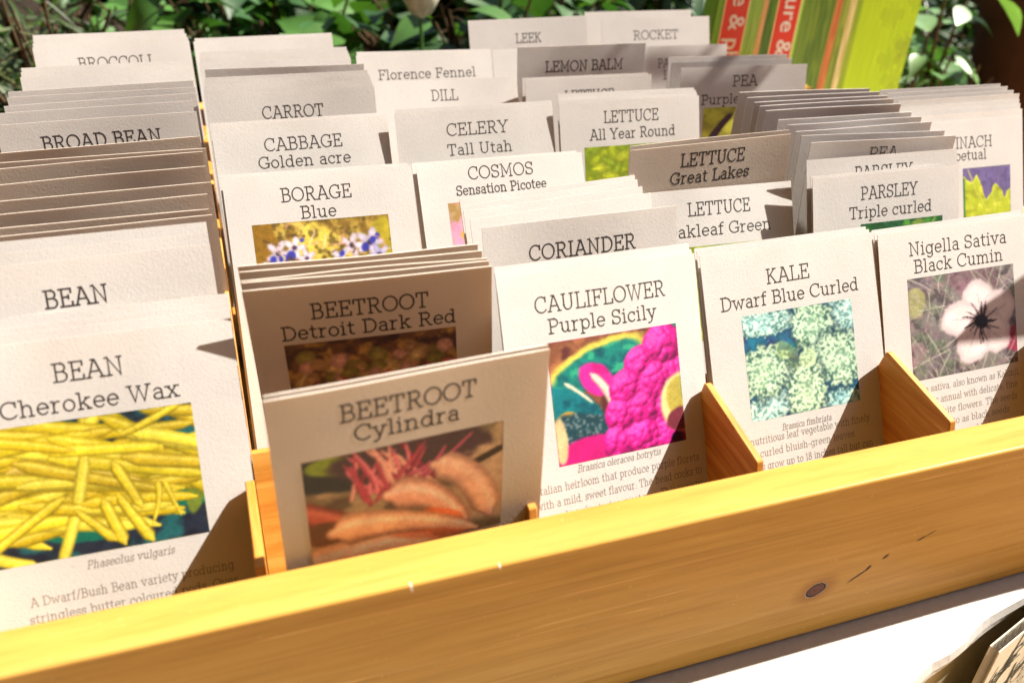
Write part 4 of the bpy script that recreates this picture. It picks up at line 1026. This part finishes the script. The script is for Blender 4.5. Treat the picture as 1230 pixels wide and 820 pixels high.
def plant(name, label, cat, base, spread, height, n_stem, per, L, kind, mat, seed, group=None, droop=.3, tmin=.15):
    r = np.random.default_rng(seed)
    o = bpy.data.objects.new(name, None); COL.objects.link(o); o.location = base; tag(o, label, cat, group)
    V, F, SV, SF = [], [], [], []
    for k in range(n_stem):
        a = r.uniform(0, 6.283); rad = math.sqrt(r.random()) ; ex, ey = spread[0] * rad * math.cos(a), spread[1] * rad * math.sin(a)
        hh = height * r.uniform(.55, 1.0) * (1 - .25 * rad)
        pts = [np.array((ex * .35 * t + ex * .65 * t * t + .01 * math.sin(5 * t + k), ey * .35 * t + ey * .65 * t * t, hh * (t - .12 * t * t))) for t in np.linspace(0, 1, 9)]
        tube(SV, SF, pts, .0045, .0015)
        for q in range(per):
            t = r.uniform(tmin, 1.0); i = min(int(t * 8), 7); p = pts[i] + (pts[i + 1] - pts[i]) * (t * 8 - i)
            b = r.uniform(0, 6.283); d = np.array((math.cos(b), math.sin(b), r.normal(.05 - droop * .5, .35))); nr = np.array((r.normal(0, .35), r.normal(-.1, .35), 1.0))
            l = L * r.uniform(.55, 1.25)
            if kind != 'blade':
                st = p + d / np.linalg.norm(d) * l * .35; tube(SV, SF, [p, (p + st) / 2 + np.array((0, 0, .003)), st], .0009, .0007, 4)
            else: st = p
            add_leaf(V, F, st, d, nr, l, kind, r.uniform(.1, .5), r.uniform(.0, .5) + droop * .3)
    mesh_obj('foliage', V, F, mat, o, smooth=True); mesh_obj('stems', SV, SF, BARK, o, smooth=True)
    return o
LEAF_A = mat_leaf('leaf_dark', [(0.014, 0.045, 0.014), (0.03, 0.09, 0.022), (0.045, 0.12, 0.028), (0.08, 0.19, 0.035)])
LEAF_B = mat_leaf('leaf_mid', [(0.015, 0.05, 0.016), (0.03, 0.10, 0.025), (0.055, 0.16, 0.03), (0.09, 0.22, 0.035)])
LEAF_C = mat_leaf('leaf_bright', [(0.05, 0.13, 0.035), (0.10, 0.22, 0.06), (0.20, 0.32, 0.14)], 0.4)
LEAF_G = mat_leaf('leaf_blade', [(0.02, 0.04, 0.012), (0.045, 0.075, 0.02), (0.10, 0.12, 0.045)], 0.5)
GR = 'leafy plants growing behind the tray'
plant('shrub', 'dark thicket of thin blades and twigs behind the BROCCOLI packets', 'shrub', (-.16, .86, GZ), (.22, .2), .62, 60, 26, .10, 'blade', LEAF_G, 1, GR)
plant('shrub', 'dark small leaved shrub at the far edge beyond the BEAN column', 'shrub', (-.26, 1.05, GZ), (.22, .22), .68, 46, 26, .035, 'oval', LEAF_A, 2, GR)
plant('shrub', 'broad leaved shrub with mid green leaves behind the CARROT stacks', 'shrub', (.10, .98, GZ), (.22, .2), .66, 46, 24, .055, 'heart', LEAF_B, 3, GR)
plant('shrub', 'large leaved dark shrub behind the Florence Fennel and LEEK packets', 'shrub', (.36, .86, GZ), (.22, .18), .62, 50, 24, .065, 'heart', LEAF_A, 4, GR)
plant('shrub', 'deep green shrub behind the ROCKET packets', 'shrub', (.66, 1.02, GZ), (.24, .22), .66, 46, 26, .05, 'heart', LEAF_A, 5, GR)
plant('shrub', 'dark leaved shrub behind the green boxes', 'shrub', (.95, 1.10, GZ), (.26, .24), .62, 46, 24, .05, 'oval', LEAF_A, 6, GR)
plant('shrub', 'glossy pale leaved plant between the lime box and the terracotta pot', 'shrub', (.865, .64, GZ), (.10, .08), .64, 20, 9, .058, 'oval', LEAF_C, 7, GR, tmin=.6)
plant('shrub', 'tall rear shrub closing the view behind all the others', 'shrub', (.3, 1.55, GZ), (.9, .25), .95, 130, 26, .06, 'heart', LEAF_A, 8, GR)

plant('shrub', 'dark shrub filling the gap beyond the glossy pale leaved plant', 'shrub', (1.22, 1.18, GZ), (.28, .22), .62, 60, 26, .05, 'oval', LEAF_A, 16, GR)
plant('shrub', 'dark shrub beyond the terracotta pot', 'shrub', (1.62, 1.30, GZ), (.3, .25), .66, 60, 26, .055, 'oval', LEAF_A, 17, GR)
# terracotta pot
def lathe(prof, n=48):
    V, F = [], []
    for r_, z in prof:
        for k in range(n): V.append((r_ * math.cos(6.28319 * k / n), r_ * math.sin(6.28319 * k / n), z))
    for i in range(len(prof) - 1):
        for k in range(n): F.append((i * n + k, i * n + (k + 1) % n, (i + 1) * n + (k + 1) % n, (i + 1) * n + k))
    return V, F
t_ = NT('terracotta', 0.85, 0.2); _v = t_.coords(); t_.base(t_.ramp(t_.noise(_v, 12, 5), [(0.3, (0.05, 0.018, 0.011)), (0.7, (0.11, 0.042, 0.022))])); TERRA = t_.m
pot = bpy.data.objects.new('flower_pot', None); COL.objects.link(pot); pot.location = (1.28, .74, GZ)
tag(pot, 'dark terracotta flower pot in shade beside the glossy leaved plant', 'flower pot')
mesh_obj('pot_body', *lathe([(0.0, 0), (.11, 0), (.115, .01), (.185, .40), (.19, .405), (.205, .41), (.208, .47), (.20, .478), (.185, .474), (.18, .42), (.10, .05)]), TERRA, pot, smooth=True)
mesh_obj('potting_soil', *lathe([(0.0, .43), (.181, .43)]), bpy.data.materials['garden_soil'], pot)

# pale bud among the leaves
bud = bpy.data.objects.new('flower_bud', None); COL.objects.link(bud); bud.location = (.232, .72, GZ + .014)
tag(bud, 'pale cream flower bud on a stalk behind the Florence Fennel packet', 'flower bud')
t_ = NT('bud_petals', 0.5, 0.3); _v = t_.coords((1, 1, .2)); t_.base(t_.ramp(t_.noise(_v, 120, 3), [(0.3, (0.30, 0.30, 0.20)), (0.7, (0.55, 0.52, 0.42))])); BUDM = t_.m
bz = .425
mesh_obj('petals', *lathe([(.001, bz), (.012, bz + .006), (.019, bz + .02), (.020, bz + .032), (.014, bz + .045), (.004, bz + .055), (.0005, bz + .056)], 16), BUDM, bud, smooth=True)
V, F = [], []; tube(V, F, [(0.02, 0.02, 0), (0.01, 0.015, .2), (0, 0, bz + .003)], .003, .002); mesh_obj('stalk', V, F, bpy.data.materials['leaf_mid'], bud, smooth=True)

# ------------------------------------------------------------------ branch of leaves overhead, out of the picture: it throws the dappled shade
br = bpy.data.objects.new('overhanging_branch', None); COL.objects.link(br); br.location = (1.05, .40, .75)
tag(br, 'leafy branch overhanging from beyond the picture, shading the PEA Purple packet', 'branch')
S = np.array(SUN); V, F, SV, SF = [], [], [], []
def shade_leaf(poly, lam):
    """a leaf hanging up the sun's path, its outline given where its shadow lands"""
    P = np.array(poly) + S * lam - np.array(br.location); c = P.mean(0); b = len(V); n = len(P)
    c2 = c + S * .012; V.append(c2)
    for k in range(n):
        V.append(P[k]); V.append((P[k] + P[(k + 1) % n]) / 2 + (P[k] - c) * .03)
    for k in range(2 * n): F.append((b, b + 1 + k, b + 1 + (k + 1) % (2 * n)))
    tube(SV, SF, [c, c + np.array((.05, .01, .03)), c + np.array((.12, .01, .04))], .0012, .0018, 4)
shade_leaf([(0.2141, 0.3384, 0.0508), (0.2255, 0.3395, 0.0568), (0.2529, 0.3404, 0.0622), (0.3008, 0.3414, 0.0675), (0.3116, 0.3406, 0.0633), (0.3147, 0.337, 0.043), (0.2537, 0.3369, 0.0425), (0.2166, 0.3373, 0.0442)], 0.6)
shade_leaf([(0.3187, 0.3833, 0.0492), (0.3413, 0.3842, 0.0518), (0.3775, 0.3817, 0.0449), (0.4029, 0.3805, 0.0416), (0.4033, 0.374, 0.0239), (0.3184, 0.3754, 0.0276)], 0.66)
shade_leaf([(0.2961, 0.3062, 0.0741), (0.3416, 0.3063, 0.0746), (0.3992, 0.3059, 0.0726), (0.4035, 0.3038, 0.0626), (0.3497, 0.3033, 0.0604), (0.2985, 0.3029, 0.0584)], 0.52)
shade_leaf([(0.2971, 0.2901, 0.0702), (0.3331, 0.2903, 0.0708), (0.3748, 0.2895, 0.0682), (0.3565, 0.2844, 0.0502), (0.3331, 0.2784, 0.0293), (0.2989, 0.2766, 0.023)], 0.57)
shade_leaf([(0.3443, 0.0554, -0.0001), (0.3549, 0.0592, 0.0064), (0.3652, 0.0639, 0.0146), (0.3792, 0.0667, 0.0194), (0.3947, 0.0705, 0.0261), (0.4119, 0.0713, 0.0274), (0.4111, 0.0537, -0.0031), (0.3917, 0.0541, -0.0024)], 0.24)
mesh_obj('foliage', V, F, LEAF_B, br, smooth=True)
tube(SV, SF, [(.45, .1, .35), (.2, .05, .15), (0, 0, 0), (-.18, -.04, -.10), (-.3, -.08, -.2)], .012, .004); mesh_obj('stems', SV, SF, BARK, br, smooth=True)

# ------------------------------------------------------------------ unseen fences added behind and beside the viewpoint to cut the sky fill
t_ = NT('fence_timber', 0.85, 0.2); _v = t_.coords((1, 1, .15)); t_.base(t_.ramp(t_.noise(_v, 30, 5), [(0.3, (0.16, 0.085, 0.04)), (0.7, (0.30, 0.17, 0.085))])); FENCE = t_.m
def fence(label, x, y, rz, length, h=2.6):
    e = bpy.data.objects.new('sky_blocking_fence', None); COL.objects.link(e); e.location = (x, y, GZ); e.rotation_euler = (0, 0, rz); tag(e, label, 'fence')
    V, F = [], []
    n = int(length / .145)
    for k in range(n):
        b = len(V); v, f = box(-length / 2 + .145 * k, -length / 2 + .145 * k + .14, -.01, .01, .03, h + .01 * math.sin(k * 2.3)); V += v; F += [tuple(i + b for i in q) for q in f]
    mesh_obj('boards', V, F, FENCE, e)
    for z in (.4, h - .4): mesh_obj('fence_rail', *box(-length / 2, length / 2, .0105, .05, z, z + .08), FENCE, e)
    for k in range(int(length / 1.5) + 1): mesh_obj('fence_post', *box(-length / 2 + 1.5 * k, -length / 2 + 1.5 * k + .08, .051, .13, 0, h + .05), FENCE, e)
fence('added brown timber fence behind the viewpoint, unseen, blocking the sky', .2, -3.0, math.pi, 6.0)
fence('added brown timber fence along the left side, unseen, blocking the sky', -2.2, .0, math.pi / 2, 5.4)

# unseen awning, added overhead to keep most of the open sky off the tray
aw = bpy.data.objects.new('sky_blocking_awning', None); COL.objects.link(aw); aw.location = (-1.0, -1.2, GZ); tag(aw, 'added brown canvas awning on timber posts, unseen overhead, blocking the open sky', 'awning')
t_ = NT('awning_canvas', 0.9, 0.1); _v = t_.coords(); t_.base(t_.ramp(t_.noise(_v, 6, 4), [(0.3, (0.30, 0.20, 0.11)), (0.7, (0.40, 0.27, 0.15))])); CANV = t_.m
V, F = [], []
for i in range(25):
    for j in range(21):
        x = -2.0 + 4.05 * i / 24; y = -1.8 + 3.65 * j / 20
        V.append((x, y, 2.12 + .10 * math.cos(x * 1.2) - .03 * math.sin(y * 5) ** 2))
for i in range(24):
    for j in range(20): F.append((i * 21 + j, (i + 1) * 21 + j, (i + 1) * 21 + j + 1, i * 21 + j + 1))
mesh_obj('canvas', V, F, CANV, aw, smooth=True)
for x, y in ((-1.95, -1.75), (1.98, -1.75), (-1.95, 1.8)): mesh_obj('awning_post', *box(x - .03, x + .03, y - .03, y + .03, 0, 2.08), FENCE, aw)
